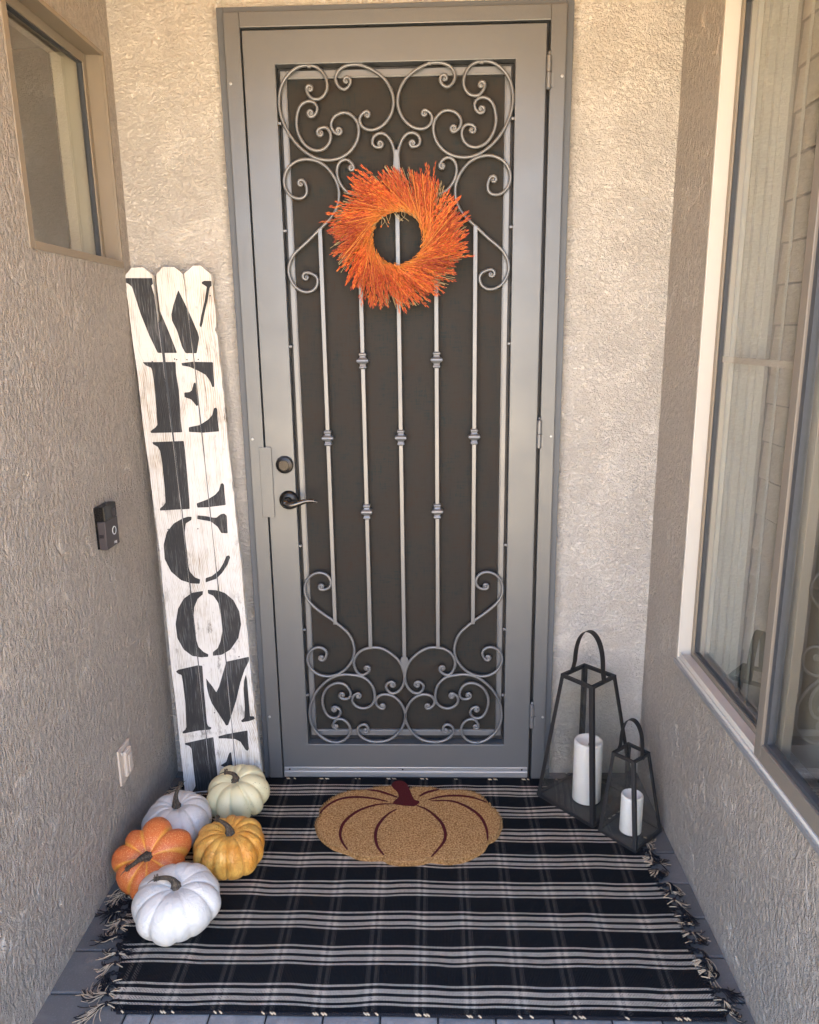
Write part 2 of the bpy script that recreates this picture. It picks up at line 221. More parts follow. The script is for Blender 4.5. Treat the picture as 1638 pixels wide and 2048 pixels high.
def metalpaint(name, col, rough=.42, metallic=.35, speck=.10):
    g = G(name); v = g.obj()
    n = g.noise(v, 900, 2, .7); n2 = g.noise(v, 6, 3, .6)
    c = g.mix(g.ramp(n, [(.35, 0), (.7, 1)]), tuple(q*(1-speck) for q in col), tuple(min(1, q*(1+speck)) for q in col))
    c = g.mix(g.math('MULTIPLY', n2, .35), c, tuple(q*.8 for q in col))
    return g.set(Base__Color=c, Roughness=g.math('MULTIPLY_ADD', n2, .2, rough-.1), Metallic=metallic,
                 Normal=g.bump(g.math('ADD', n, g.math('MULTIPLY', g.noise(v, 14, 2), 1.5)), .12, .0006))
M['door'] = metalpaint('door_grey_paint', (.130, .139, .150), .40, .45)
M['iron'] = metalpaint('wrought_iron_paint', (.160, .167, .178), .38, .4)
M['dark_flange'] = metalpaint('flange_paint', (.080, .090, .105), .5, .15)
M['silver'] = metalpaint('aluminium', (.42, .43, .45), .35, .7)
M['black_metal'] = metalpaint('black_metal', (.022, .022, .024), .48, .3, .4)
M['lock'] = metalpaint('bronze_black_hardware', (.035, .032, .030), .32, .8, .1)
M['lever'] = metalpaint('satin_nickel_black', (.10, .095, .09), .26, .9, .1)

g = G('screen_mesh'); v = g.obj()
wx = g.math('SINE', g.math('MULTIPLY', g.n('SeparateXYZ', Vector=v).outputs[0], 2*math.pi/.0016))
wz = g.math('SINE', g.math('MULTIPLY', g.n('SeparateXYZ', Vector=v).outputs[2], 2*math.pi/.0016))
wh = g.math('MAXIMUM', wx, wz)
streak = g.noise(g.map(v, scale=(6, 1, 60)), 4, 3); streak2 = g.noise(g.map(v, scale=(60, 1, 6)), 4, 3)
moire = g.math('ADD', g.noise(g.map(v, scale=(1, 1, 1.3)), 2.6, 2, .5, 1.5), g.math('MULTIPLY', g.math('SINE', g.math('MULTIPLY', g.n('VectorMath', _operation='LENGTH', i0=g.map(v, scale=(1, 0, .8), loc=(0, 0, -1.1))).outputs['Value'], 75)), .05))
c = g.mix(g.ramp(moire, [(.42, 0), (.58, 1)]), (.003, .014, .018), (.027, .013, .007))
c = g.mix(g.ramp(g.math('ADD', streak, streak2), [(.75, 0), (1.3, 1)]), c, (.022, .019, .016))
M['screen'] = g.set(Base__Color=g.mix(g.math('MULTIPLY_ADD', wh, .3, .3), g.mix(.5, c, (.01, .01, .01)), c), Roughness=.6, Specular__IOR__Level=.25, Normal=g.bump(wh, .3, .0004))

def glass(name, ior, tint, dust=0.0, rough=.0):
    g = G(name); g.t.nodes.remove(g.b)
    fr = g.math('MULTIPLY', g.n('Fresnel', IOR=ior).outputs[0], g.math('SUBTRACT', 1.0, g.n('NewGeometry').outputs['Backfacing']))
    tr = g.n('BsdfTransparent', Color=tint); gl = g.n('BsdfGlossy', Color=(1, 1, 1), Roughness=rough)
    sh = g.n('MixShader', i0=fr, i1=tr.outputs[0], i2=gl.outputs[0]).outputs[0]
    if dust:
        df = g.n('BsdfDiffuse', Color=(.5, .5, .48))
        f = g.math('MULTIPLY', g.ramp(g.noise(g.obj(), 18, 5, .65), [(.3, .3), (.75, 1)]), dust)
        sh = g.n('MixShader', i0=f, i1=sh, i2=df.outputs[0]).outputs[0]
    g.t.links.new(sh, g.out.inputs[0]); return g.m
M['win_glass'] = glass('window_glass', 2.9, (.96, .97, .96), .008)
M['win_glass_dark'] = glass('window_glass_tinted', 2.7, (.93, .94, .92), .006)
M['lantern_glass'] = glass('lantern_glass', 1.5, (.93, .935, .93), .020)

def plain(name, col, rough=.5, var=.12, scale=12, spec=.5, bump=.0, metallic=0):
    g = G(name); v = g.obj(); n = g.noise(v, scale, 4, .6)
    c = g.mix(n, tuple(q*(1-var) for q in col), tuple(min(1, q*(1+var)) for q in col))
    kw = dict(Base__Color=c, Roughness=rough, Specular__IOR__Level=spec, Metallic=metallic)
    if bump: kw['Normal'] = g.bump(g.noise(v, scale*8, 3), .4, bump)
    return g.set(**kw)
M['almond'] = plain('almond_vinyl', (.205, .172, .130), .42, .06, 9)
M['almond_light'] = plain('light_almond_vinyl', (.45, .43, .39), .40, .05, 9)
M['taupe'] = plain('taupe_vinyl', (.135, .118, .098), .42, .06, 9)
M['gasket'] = plain('dark_gasket_and_seam_shade', (.035, .04, .048), .5, .2, 60)
M['dark_room'] = plain('dark_room', (.05, .045, .04), .9)
M['curtain'] = plain('cream_blind_fabric', (.24, .245, .22), .8, .05, 40, .2)
M['reveal'] = plain('cream_plaster_reveal', (.56, .52, .42), .6, .04, 8)
M['slat'] = plain('tan_slat', (.19, .17, .135), .6, .08, 14, .3)
M['beige_plastic'] = plain('beige_plastic', (.46, .40, .34), .4, .05, 9)
M['ceiling'] = plain('porch_ceiling_paint', (.86, .46, .09), .7, .05, 5)
M['facade'] = plain('facade_paint', (.44, .41, .37), .8, .08, 5)
M['drive'] = plain('sunlit_concrete', (.57, .435, .265), .85, .12, 1.5)
M['candle'] = None
g = G('ivory_candle_wax'); M['candle'] = g.set(Base__Color=(.82, .80, .76), Roughness=.45, Subsurface__Weight=.25, Subsurface__Radius=(.01, .008, .006), Subsurface__Scale=.5)
M['bell_face'] = plain('charcoal_doorbell', (.045, .039, .042), .5, .05, 9, .25)
M['bell_black'] = plain('gloss_black', (.004, .004, .005), .25, .05, 9, .25)
M['bell_ring'] = plain('pale_ring', (.60, .62, .66), .4, .02, 9)
M['stem'] = None
g = G('dried_stem'); v = g.obj(); sn = g.noise(g.map(v, scale=(1, 1, .2)), 300, 3, .6)
M['stem'] = g.set(Base__Color=g.ramp(sn, [(.35, (.02, .014, .01)), (.55, (.075, .056, .038)), (.75, (.20, .165, .12))]), Roughness=.85, Normal=g.bump(sn, 1, .005))

# whitewashed fence wood (object space: x across the board, z along the grain)
def wood(name, black=False):
    g = G(name); v = g.obj()
    wv = g.warp(v, 3.5, .035)
    gr = g.noise(g.map(wv, scale=(1, .4, .035)), 330, 5, .65, .4)
    gr2 = g.noise(g.map(wv, scale=(1, .4, .05)), 90, 4, .6, .8)
    wav = g.n('TexWave', Vector=g.map(g.warp(v, 2.2, .16), scale=(1, .3, .09)), Scale=55, Distortion=5, Detail=3, Detail__Scale=1.4).outputs['Fac']
    wear = g.noise(v, 5.5, 4, .6); wear2 = g.noise(g.map(v, scale=(1, 1, .5)), 24, 5, .7)
    if black:
        f = g.ramp(g.math('ADD', g.math('MULTIPLY', gr, .8), g.math('MULTIPLY', wear, .35)), [(.60, 0), (.76, .35), (.92, .9)])
        c = g.mix(f, g.mix(wear, (.010, .011, .013), (.034, .036, .040)), (.34, .34, .34))
    else:
        m = g.math('ADD', g.math('MULTIPLY', gr, .50), g.math('ADD', g.math('MULTIPLY', wav, .10), g.math('MULTIPLY', g.math('ADD', wear, g.math('MULTIPLY', g.noise(g.map(v, scale=(1, .3, .12)), 26, 4, .6), .5)), .52)))
        c = g.ramp(m, [(.445, (.17, .12, .08)), (.535, (.34, .28, .21)), (.615, (.50, .48, .44)), (.715, (.62, .615, .60))])
        sp = g.math('MULTIPLY', g.ramp(wear2, [(.55, 0), (.64, 1)]), g.ramp(g.noise(g.map(v, scale=(1, 1, 1.0)), 4.2, 2), [(.46, 0), (.58, 1)]))
        c = g.mix(g.math('MULTIPLY', sp, .75), c, (.12, .11, .10))
        c = g.mix(g.ramp(gr, [(.28, .8), (.36, 0)]), c, (.16, .12, .09))
    hb = g.math('ADD', gr, g.math('MULTIPLY', wav, .4))
    return g.set(Base__Color=c, Roughness=.62 if black else .75, Specular__IOR__Level=.35, Normal=g.bump(hb, .55, .0022))
M['wood'] = wood('whitewashed_wood'); M['paint'] = wood('black_stencil_paint', True)

def pumpkin_mat(name, kind):
    g = G(name); v = g.obj()
    a = g.n('Attribute', _attribute_name='groove').outputs['Fac']
    if kind == 'white':
        n = g.noise(v, 14, 4, .6)
        c = g.mix(n, (.51, .495, .462), (.61, .595, .56)); nb = g.bump(g.noise(v, 26, 5, .65, .6), .8, .006); ro = .42
    elif kind == 'cream':
        sp = g.ramp(g.noise(v, 230, 1, .3), [(.715, 0), (.75, 1)])
        sp = g.math('MULTIPLY', sp, g.ramp(g.noise(v, 9, 2), [(.42, 0), (.62, 1)]))
        c = g.mix(g.noise(v, 10, 3), (.62, .55, .30), (.72, .66, .42)); c = g.mix(sp, c, (.22, .18, .10)); nb = g.bump(g.noise(v, 30, 3), .3, .002); ro = .45
    elif kind == 'orange':
        sp = g.ramp(g.noise(v, 420, 2, .5), [(.56, 0), (.66, 1)])
        c = g.mix(g.noise(v, 12, 3), (.46, .095, .022), (.62, .155, .03))
        c = g.mix(g.ramp(a, [(.42, 0), (.66, 1)]), c, (.66, .27, .03)); c = g.mix(g.math('MULTIPLY', sp, .7), c, (.85, .48, .22)); nb = g.bump(g.noise(v, 420, 2), .5, .0016); ro = .5
    else:
        w1 = g.noise(g.map(g.warp(v, 30, .02), scale=(1, 1, .5)), 42, 4, .6, 1.6)
        rd = g.ramp(g.math('ABSOLUTE', g.math('SUBTRACT', w1, .5)), [(0, 0), (.05, 1)])
        c = g.mix(g.ramp(g.noise(v, 16, 4, .6), [(.38, 0), (.62, 1)]), (.74, .42, .09), (.58, .24, .03))
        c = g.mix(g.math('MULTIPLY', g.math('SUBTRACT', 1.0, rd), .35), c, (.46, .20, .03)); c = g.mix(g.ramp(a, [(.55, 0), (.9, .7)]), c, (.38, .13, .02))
        nb = g.bump(rd, .8, .0014); ro = .48
    return g.set(Base__Color=c, Roughness=ro, Normal=nb)
for k in ('white', 'cream', 'orange', 'gold'): M['pk_'+k] = pumpkin_mat('pumpkin_skin_'+k, k)

# wreath straw: colour varies from straw to straw, yellower by the inner ring
g = G('orange_seed_sprays'); ri = g.n('NewGeometry').outputs['Random Per Island']
rad = g.n('VectorMath', _operation='LENGTH', i0=g.map(g.obj(), scale=(1, 0, 1))).outputs['Value']
c = g.ramp(ri, [(0, (.26, .028, .006)), (.35, (.42, .055, .008)), (.8, (.56, .10, .014)), (1, (.66, .20, .03))])
c = g.mix(g.math('MULTIPLY', g.n('Attribute', _attribute_name='tone').outputs['Fac'], .8), c, (.20, .022, .006))
c = g.mix(g.ramp(rad, [(.080, .5), (.125, 0)]), c, (.50, .15, .022))
M['seed'] = g.set(Base__Color=c, Roughness=.55, Specular__IOR__Level=.3)
M['straw'] = plain('orange_straw', (.50, .17, .028), .55, .2, 60, .3)
M['dry'] = plain('dry_beige_stems', (.42, .33, .19), .7, .25, 60, .2)
M['twig'] = plain('twig_ring', (.30, .19, .09), .8, .3, 60, .2)

# coir and rug
g = G('coir'); v = g.obj(); n = g.noise(v, 210, 3, .75); n2 = g.noise(v, 520, 2, .7)
c = g.ramp(g.math('ADD', g.math('MULTIPLY', n, .7), g.math('MULTIPLY', n2, .3)), [(.36, (.11, .05, .016)), (.48, (.36, .19, .07)), (.60, (.68, .43, .20))])
M['coir'] = g.set(Base__Color=c, Roughness=.95, Specular__IOR__Level=.1, Normal=g.bump(n, 1, .006))
g = G('coir_dyed_red'); v = g.obj(); n = g.noise(v, 430, 3, .7)
M['coir_red'] = g.set(Base__Color=g.ramp(n, [(.3, (.035, .006, .008)), (.65, (.13, .022, .024)), (.78, (.3, .12, .1))]), Roughness=.95, Specular__IOR__Level=.1, Normal=g.bump(n, 1, .005))

g = G('woven_plaid_cotton'); v = g.obj()
sx = g.n('SeparateXYZ', Vector=v); X = sx.outputs[0]; Yc = sx.outputs[1]
wob = g.math('MULTIPLY', g.math('SUBTRACT', g.noise(g.map(v, scale=(1, .5, 1)), 4.5, 2), .5), .020)
ya = g.math('ADD', Yc, wob)
q = g.math('DIVIDE', g.math('MODULO', g.math('ADD', ya, 2*.1215+.9602+.0035), .1215), .1215)   # 0 at the near edge of each group
K, W_ = 0.0, 1.0
u = 1/.1215
def bands(lst):
    st = [(0, 0)]
    for a, b in lst: st += [(a*u, 1), (b*u, 0)]
    return st
weft = g.ramp(q, bands([(.0005, .0070), (.0140, .0263), (.0352, .0480), (.0582, .0645)]), 'CONSTANT')
xq = g.math('DIVIDE', g.math('MODULO', g.math('ADD', g.math('ADD', X, g.math('MULTIPLY', wob, .3)), 5*.1225+.2945+.004), .1225), .1225)
ux = 1/.1225
st = [(0, 0)]
for a, b in [(.002, .0035), (.005, .0135), (.0225, .031), (.033, .0345)]: st += [(a*ux, 1), (b*ux, 0)]
warp_ = g.ramp(xq, st, 'CONSTANT')
tx = g.math('SINE', g.math('MULTIPLY', X, 2*math.pi/.0076)); ty = g.math('SINE', g.math('MULTIPLY', ya, 2*math.pi/.0068))
wvv = g.math('MULTIPLY', tx, ty)
wfn = g.noise(v, 230, 3, .7)
over = g.math('ADD', g.math('MULTIPLY', wvv, .75), g.math('MULTIPLY', g.math('SUBTRACT', wfn, .5), 1.6))
up = g.ramp(g.math('ADD', over, .5), [(.30, 0), (.52, 1)])            # the weft thread lies on top here
cream = g.mix(g.noise(v, 60, 3), (.55, .48, .40), (.80, .72, .60)); blk = g.mix(wfn, (.005, .006, .008), (.016, .017, .022))
under = g.mix(warp_, (.13, .115, .105), cream)
in_weft = g.mix(g.math('MULTIPLY_ADD', up, .85, .15), under, cream)
in_warp = g.mix(g.math('MULTIPLY', g.math('SUBTRACT', 1.0, up), .14), blk, cream)
seen = g.mix(weft, g.mix(warp_, blk, in_warp), in_weft)
hh = g.math('ADD', g.math('ABSOLUTE', tx), g.math('ABSOLUTE', ty))
M['rug'] = g.set(Base__Color=seen, Roughness=.92, Specular__IOR__Level=.12, Normal=g.bump(g.math('ADD', hh, g.math('MULTIPLY', wfn, 1.2)), 1, .003))
M['yarn_black'] = plain('black_yarn', (.010, .010, .013), .9, .3, 300, .15)
M['yarn_cream'] = plain('cream_yarn', (.42, .34, .24), .9, .2, 300, .15)

g = G('concrete_pavers'); v = g.obj()
ri = g.n('NewGeometry').outputs['Random Per Island']
n = g.noise(v, 9, 5, .65); n2 = g.noise(v, 240, 3, .7)
c = g.mix(ri, (.088, .090, .088), (.130, .131, .128)); c = g.mix(g.math('MULTIPLY', n, .5), c, (.06, .062, .07))
dust = g.math('MULTIPLY', g.ramp(g.n('SeparateXYZ', Vector=v).outputs[1], [(0, 0), (1, 0)]), 1)
c = g.mix(g.ramp(n2, [(.55, 0), (.8, .5)]), c, (.25, .25, .25))
c = g.mix(g.math('MULTIPLY', g.ramp(g.noise(g.warp(v, 5, .2), 7, 4, .7), [(.55, 0), (.8, 1)]), .35), c, (.26, .25, .24))
M['paver'] = g.set(Base__Color=c, Roughness=.62, Specular__IOR__Level=.4, Normal=g.bump(g.math('ADD', n2, g.math('MULTIPLY', n, 2)), .5, .0016))
g = G('dusty_pavers'); v = g.obj(); ri = g.n('NewGeometry').outputs['Random Per Island']
n = g.noise(v, 16, 5, .7); n2 = g.noise(v, 260, 3, .7)
c = g.mix(ri, (.14, .14, .145), (.21, .205, .20)); c = g.mix(g.ramp(n, [(.45, 0), (.75, .7)]), c, (.34, .33, .315)); c = g.mix(g.ramp(n2, [(.3, .5), (.5, 0)]), c, (.07, .07, .075))
M['paver_dusty'] = g.set(Base__Color=c, Roughness=.8, Normal=g.bump(g.math('ADD', n2, n), .5, .0016))
M['joint'] = plain('dark_joint_sand', (.022, .022, .024), .95, .3, 200, .1)

# ------------------------------------------------------------------ setting
XL, XR, YB = -.955, .752, .045
ZC = 2.62
gd = MB(); gd.add([(-60, -60, -.012), (60, -60, -.012), (60, 60, -.012), (-60, 60, -.012)], [(0, 1, 2, 3)])
tag(gd.build('ground', M['drive']), kind='structure')
jb = MB(); jb.box(XL-.1, XR+.1, -2.3, YB+.02, -.011, -.006)
tag(jb.build('paving_bed', M['joint']), kind='structure')
pv = MB()
def paver(mb, x0, x1, y0, y1, z=0.0):
    e = .0022; z += random.uniform(-.0007, .0007); b = .004
    x0 += e; x1 -= e; y0 += e; y1 -= e
    mb.add([(x0, y0, -.008), (x1, y0, -.008), (x1, y1, -.008), (x0, y1, -.008), (x0, y0, z-b*.6), (x1, y0, z-b*.6), (x1, y1, z-b*.6), (x0, y1, z-b*.6),
            (x0+b, y0+b, z), (x1-b, y0+b, z), (x1-b, y1-b, z), (x0+b, y1-b, z)],
           [(0, 1, 5, 4), (1, 2, 6, 5), (2, 3, 7, 6), (3, 0, 4, 7), (4, 5, 9, 8), (5, 6, 10, 9), (6, 7, 11, 10), (7, 4, 8, 11), (8, 9, 10, 11)])
XA, XBd = XL+.212, XR-.215
yy = -.6605 + .134*6
ys = [-.6605 + .134*k for k in range(-13, 7)]
for y0 in ys:
    y1 = min(y0+.134, YB+.03)
    if y1-y0 < .02: continue
    paver(pv, XL-.03, XA, y0, y1); paver(pv, XBd, XR+.03, y0, y1)
tag(pv.build('paving_border', M['paver']), kind='structure')
pf = MB(); k = 0
yr = -2.3
rows = [(-.999+.134*1, 0)]
y0 = -2.3
while y0 < YB:
    y1 = y0 + .134; off = .0 if k % 2 else .067
    x = XA - .134 + (off if not (-1.14 < y0 < -.95) else 0.063)
    while x < XBd:
        a, b_ = max(x, XA), min(x+.137, XBd)
        if b_-a > .012: paver(pf, a, b_, y0, min(y1, YB+.03))
        x += .137
    y0 = y1; k += 1
tag(pf.build('paving_centre', M['paver_dusty']), kind='structure')

gw = MB(); gw.box(-14, 14, -13.3, -13, -.01, 4.2)  # added wall out of view: hides the low sky, bounces light into the porch
tag(gw.build('bounce_wall', M['facade']), 'long unseen wall opposite the door, added to bounce light into the porch', 'wall')
house = tag(empty('house', (0, 0, 0)), 'stucco house entry with taupe side walls, a pale back wall and two windows', 'house')
# walls; the openings for the windows are left out of the boxes
wl = MB(); T = .16; YF = -1.42
LW = (-.578, -.016, 1.795, 2.40)      # left window opening y0,y1,z0,z1
RW = (-1.62, -.288, .600, 2.410)
wl.box(XL-T, XL, YF, LW[0], -.01, ZC); wl.box(XL-T, XL, LW[1], YB+T, -.01, ZC)
wl.box(XL-T, XL, LW[0], LW[1], -.01, LW[2]); wl.box(XL-T, XL, LW[0], LW[1], LW[3], ZC)
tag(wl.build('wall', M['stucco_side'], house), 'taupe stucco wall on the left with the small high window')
wr = MB()
wr.box(XR, XR+T, YF, RW[0], -.01, ZC); wr.box(XR, XR+T, RW[1], YB+T, -.01, ZC)
wr.box(XR, XR+T, RW[0], RW[1], -.01, RW[2]); wr.box(XR, XR+T, RW[0], RW[1], RW[3], ZC)
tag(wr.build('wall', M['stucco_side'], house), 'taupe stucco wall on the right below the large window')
wb = MB(); DX0, DX1, DZ = -.60, .405, 2.505
wb.box(XL-.01, DX0, YB, YB+T, -.01, ZC); wb.box(DX1, XR+.01, YB, YB+T, -.01, ZC); wb.box(DX0, DX1, YB, YB+T, DZ, ZC)
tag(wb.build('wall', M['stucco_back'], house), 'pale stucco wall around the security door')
fc = MB(); fc.box(-4.5, XL-T, YF, YF+.2, -.01, ZC); fc.box(XR+T, 4.5, YF, YF+.2, -.01, ZC)
fc.box(-4.5, -4.3, YF+.2, 4.6, -.01, ZC); fc.box(4.3, 4.5, YF+.2, 4.6, -.01, ZC); fc.box(-4.3, 4.3, 4.4, 4.6, -.01, ZC)
fc.build('facade', M['facade'], house)
ce = MB(); ce.box(XL-.2, XR+.2, YF-.35, YB+.2, ZC, ZC+.02); ce.build('ceiling', M['ceiling'], house)
rf = MB(); rf.box(-4.8, 4.8, YF-.36, 4.9, ZC+.021, ZC+.35); rf.build('roof', M['facade'], house)
th = MB(); th.box(-.545, .35, -.002, .10, -.004, .006)
for k in range(5): th.box(-.545, .35, .000+k*.009, .004+k*.009, .006, .0095)
th.build('threshold', M['black_metal'], house)
bd = MB(); bd.box(DX0, DX1, .14, .16, -.01, DZ); bd.build('entry_door', M['dark_room'], house)

# ---- left window
wn = empty('window', (0, 0, 0)); wn.parent = house; wn['label'] = 'small window high in the left wall'
f = MB(); y0, y1, z0, z1 = LW
f.ring('X', XL-.004, XL+.003, y0, y1, z0, z1, (.024, .010, .020, .012))
f.ring('X', XL-.055, XL-.0045, y0+.001, y1-.001, z0+.001, z1-.001, (.012, .008, .012, .008))
f.build('frame', M['almond'], wn, bevel=.001)
f = MB(); f.ring('X', XL-.070, XL-.048, y0+.010, y1-.009, z0+.010, z1-.009, (.028, .022, .020, .026))
f.build('sash', M['almond'], wn, bevel=.0015)
f = MB(); f.ring('X', XL-.066, XL-.052, y0+.037, y1-.030, z0+.029, z1-.034, (.004, .005, .003, .004)); f.build('gasket', M['gasket'], wn)
f = MB(); f.box(XL-.0625, XL-.0595, y0+.036, y1-.029, z0+.028, z1-.033); f.build('glass', M['win_glass_dark'], wn)
f = MB(); f.box(XL-1.2, XL-1.18, y0-.6, y1+.6, z0-.6, ZC); f.box(XL-1.18, XL-.17, y0-.62, y0-.6, z0-.6, ZC); f.box(XL-1.18, XL-.17, y1+.62, y1+.6, z0-.6, ZC)
f.box(XL-1.18, XL-.17, y0-.6, y1+.6, z0-.62, z0-.6); f.build('dark_interior', M['dark_room'], wn)
f = MB(); f.box(XL-.150, XL-.072, y1-.012, y1+.02, z0, z1); f.box(XL-.150, XL-.072, y0, y1-.013, z0-.02, z0+.008); f.build('inner_reveal', M['reveal'], wn)
for yv in (y0+.016, y1-.06):
    f = MB(); f.box(XL-.010, XL-.004, yv, yv+.012, z0+.0135, z0+.021); f.build('weep_cover', M['almond_light'], wn)

# ---- right window (slider)
wn = empty('window', (0, 0, 0)); wn.parent = house; wn['label'] = 'large sliding window with cream blinds in the right wall'
y0, y1, z0, z1 = RW; YM = -.868
f = MB(); f.ring('X', XR-.004, XR+.060, y0, y1, z0, z1, (.03, .010, .014, .012))
f.build('frame', M['almond_light'], wn, bevel=.0015)
f = MB(); f.box(XR-.010, XR-.0045, y0, y1+.004, z0-.006, z0+.006); f.build('drip_edge', M['silver'], wn)
f = MB(); f.box(XR+.004, XR+.034, YM+.028, y1-.011, z0+.014, z0+.022); f.box(XR+.001, XR+.005, YM+.02, y1-.011, z0+.014, z0+.030)
f.build('sill_track', M['almond_light'], wn, bevel=.001)
# far (inner) sash
f = MB(); f.ring('X', XR+.034, XR+.056, YM-.03, y1-.0105, z0+.0145, z1-.0125, (.03, .020, .022, .02)); f.build('sash', M['almond'], wn, bevel=.0015)
f = MB(); f.ring('X', XR+.038, XR+.052, YM, y1-.031, z0+.037, z1-.033, (.001, .007, .005, .005)); f.build('gasket', M['gasket'], wn)
f = MB(); f.box(XR+.0435, XR+.0465, YM, y1-.030, z0+.036, z1-.032); f.build('glass', M['win_glass'], wn)
# near (outer) sash
f = MB(); f.ring('X', XR-.001, XR+.030, y0+.031, YM+.027, z0+.0145, z1-.0125, (.03, .032, .042, .03)); f.build('sash', M['taupe'], wn, bevel=.002)
f = MB(); f.ring('X', XR+.006, XR+.024, y0+.061, YM-.005, z0+.0565, z1-.0425, (.008, .016, .010, .008)); f.build('gasket', M['gasket'], wn)
f = MB(); f.box(XR+.0135, XR+.0165, y0+.060, YM-.004, z0+.0555, z1-.0415); f.build('glass', M['win_glass'], wn)
f = MB(); f.box(XR+.047, XR+.053, YM, y1-.032, 1.497, 1.513); f.build('muntin', M['almond'], wn)
# blinds: lapped tan slats towards the camera, cream cloth folds by the far jamb
f = MB(); zz = .25
while zz < 2.45:
    f.add([(XR+.100, -1.75, zz), (XR+.100, -.50, zz), (XR+.106, -.50, zz+.0915), (XR+.106, -1.75, zz+.0915), (XR+.103, -1.75, zz), (XR+.103, -.50, zz), (XR+.109, -.50, zz+.0915), (XR+.109, -1.75, zz+.0915)],
          [(0, 1, 2, 3), (4, 5, 6, 7), (0, 1, 5, 4), (2, 3, 7, 6), (0, 3, 7, 4), (1, 2, 6, 5)]); zz += .096
f.build('slatted_blind', M['slat'], wn)
f = MB(); vs = []; fs = []; N = 120
for i in range(N+1):
    yv = -.51 + .219*i/N
    xo = XR+.080 + .009*math.sin(i*.42) + .005*math.sin(i*.17+1)
    vs += [(xo, yv, .3), (xo, yv, 2.6), (xo+.003, yv, .3), (xo+.003, yv, 2.6)]
for i in range(N):
    a = i*4; fs += [(a, a+4, a+5, a+1), (a+2, a+3, a+7, a+6)]
f.add(vs, fs)
f.build('curtain', M['curtain'], wn, smooth=True)
f = MB(); f.box(XR+.06, XR+.17, y1-.004, y1+.02, z0, z1); f.box(XR+.06, XR+.15, y0, y1-.0045, z0-.02, z0-.003); f.build('inner_reveal', M['reveal'], wn)
for yv, wd in ((-.555, .012), (-1.02, .03), (-1.17, .03)):
    f = MB(); f.box(XR+.094, XR+.096, yv-wd, yv, .3, 2.5); f.build('vertical_blind', M['curtain'], wn)
f = MB(); f.box(XR+.30, XR+.32, -1.9, .06, .1, 2.7); f.build('dark_interior', M['dark_room'], wn)

# ------------------------------------------------------------------ security door
CX = -.098
door = tag(empty('security_door', (CX, 0, 0)), 'grey steel security door with wrought iron scrolls over a dark screen', 'door')
def dbuild(mb, name, mat, parent=None, **k):
    o = mb.build(name, mat, parent or door, **k)
    return o
HW = .5215
f = MB(); f.ring('Y', .010, .0445, -HW, HW, .0, 2.519, (.022, .022, 0, .018)); fr0 = dbuild(f, 'flange', M['dark_flange'], bevel=.0015)
f = MB(); f.ring('Y', -.004, .043, -.4995, .4995, .0, 2.501, (.0475, .0455, 0, .041)); frame = dbuild(f, 'door_frame', M['door'], bevel=.002)
f = MB(); f.ring('Y', .030, .060, -.452, .454, .006, 2.46, (.02, .02, 0, .02)); dbuild(f, 'frame_stop', M['black_metal'])
PW0, PW1, PZ0, PZ1 = -.4475, .4435, .012, 2.4535
OX, OZ0, OZ1 = .3535, .140, 2.362
f = MB()
f.box(PW0, -OX, 0, .040, PZ0, PZ1); f.box(OX, PW1, 0, .040, PZ0, PZ1)
f.box(-OX, OX, 0, .040, PZ0, OZ0); f.box(-OX, OX, 0, .040, OZ1, PZ1)
bm = None
panel = dbuild(f, 'door_panel', M['door'])
# merge the four bars so no seams show on the face
b = bmesh.new()
def panel_mesh():
    xs = [PW0, -OX, OX, PW1]; zs = [PZ0, OZ0, OZ1, PZ1]
    for yv in (0, .04):
        gridv = [[b.verts.new((x, yv, z)) for z in zs] for x in xs]
        for i in range(3):
            for j in range(3):
                if i == 1 and j == 1: continue
                b.faces.new((gridv[i][j], gridv[i+1][j], gridv[i+1][j+1], gridv[i][j+1]))
        if yv == 0: front = gridv
        else: back = gridv
    def wall(seq):
        for (i, j), (k, l) in zip(seq, seq[1:]):
            b.faces.new((front[i][j], front[k][l], back[k][l], back[i][j]))
    wall([(0, 0), (1, 0), (2, 0), (3, 0), (3, 1), (3, 2), (3, 3), (2, 3), (1, 3), (0, 3), (0, 2), (0, 1), (0, 0)])
    wall([(1, 1), (2, 1), (2, 2), (1, 2), (1, 1)])
panel_mesh(); bmesh.ops.recalc_face_normals(b, faces=b.faces); b.to_mesh(panel.data); b.free()
bv = panel.modifiers.new('bevel', 'BEVEL'); bv.width = .0018; bv.segments = 2; bv.limit_method = 'ANGLE'
f = MB(); f.box(-OX+.001, OX-.001, .0385, .0405, OZ0+.001, OZ1-.001); dbuild(f, 'backing_channel', M['black_metal'])
f = MB(); f.ring('Y', .0265, .038, -OX+.009, OX-.009, OZ0+.022, OZ1-.010, (.019, .019, .022, .022))
f.ring('Y', .0235, .0262, -OX+.0235, OX-.0235, OZ0+.0395, OZ1-.0275, (.003, .003, .003, .003))
sf = dbuild(f, 'screen_frame', M['silver'], bevel=.001)
sf.data.materials[0] = M['iron']
f = MB(); f.box(-OX+.0285, OX-.0285, .0345, .0365, OZ0+.0445, OZ1-.0325); dbuild(f, 'screen_mesh', M['screen'])
f = MB(); f.box(PW0+.002, PW1-.004, -.0075, -.0008, .0125, .034); f.box(PW0+.002, PW1-.004, -.0035, -.0006, .034, .050)
kp = dbuild(f, 'door_sweep', M['silver'], bevel=.001)
def screw(x, y, z, r=.0046, parent=None, mat=None):
    m = MB(); m.lathe([(r, 0), (r, -.0012), (r*.75, -.0026), (r*.3, -.0030)], (x, y, z), 14, 'Y')
    o = m.build('screw', mat or M['silver'], parent or frame, smooth=False)
    m2 = MB(); 
    return o
for z in (2.312, 1.254, .252):
    for x in (-.4875, .4895): screw(x, -.004, z)
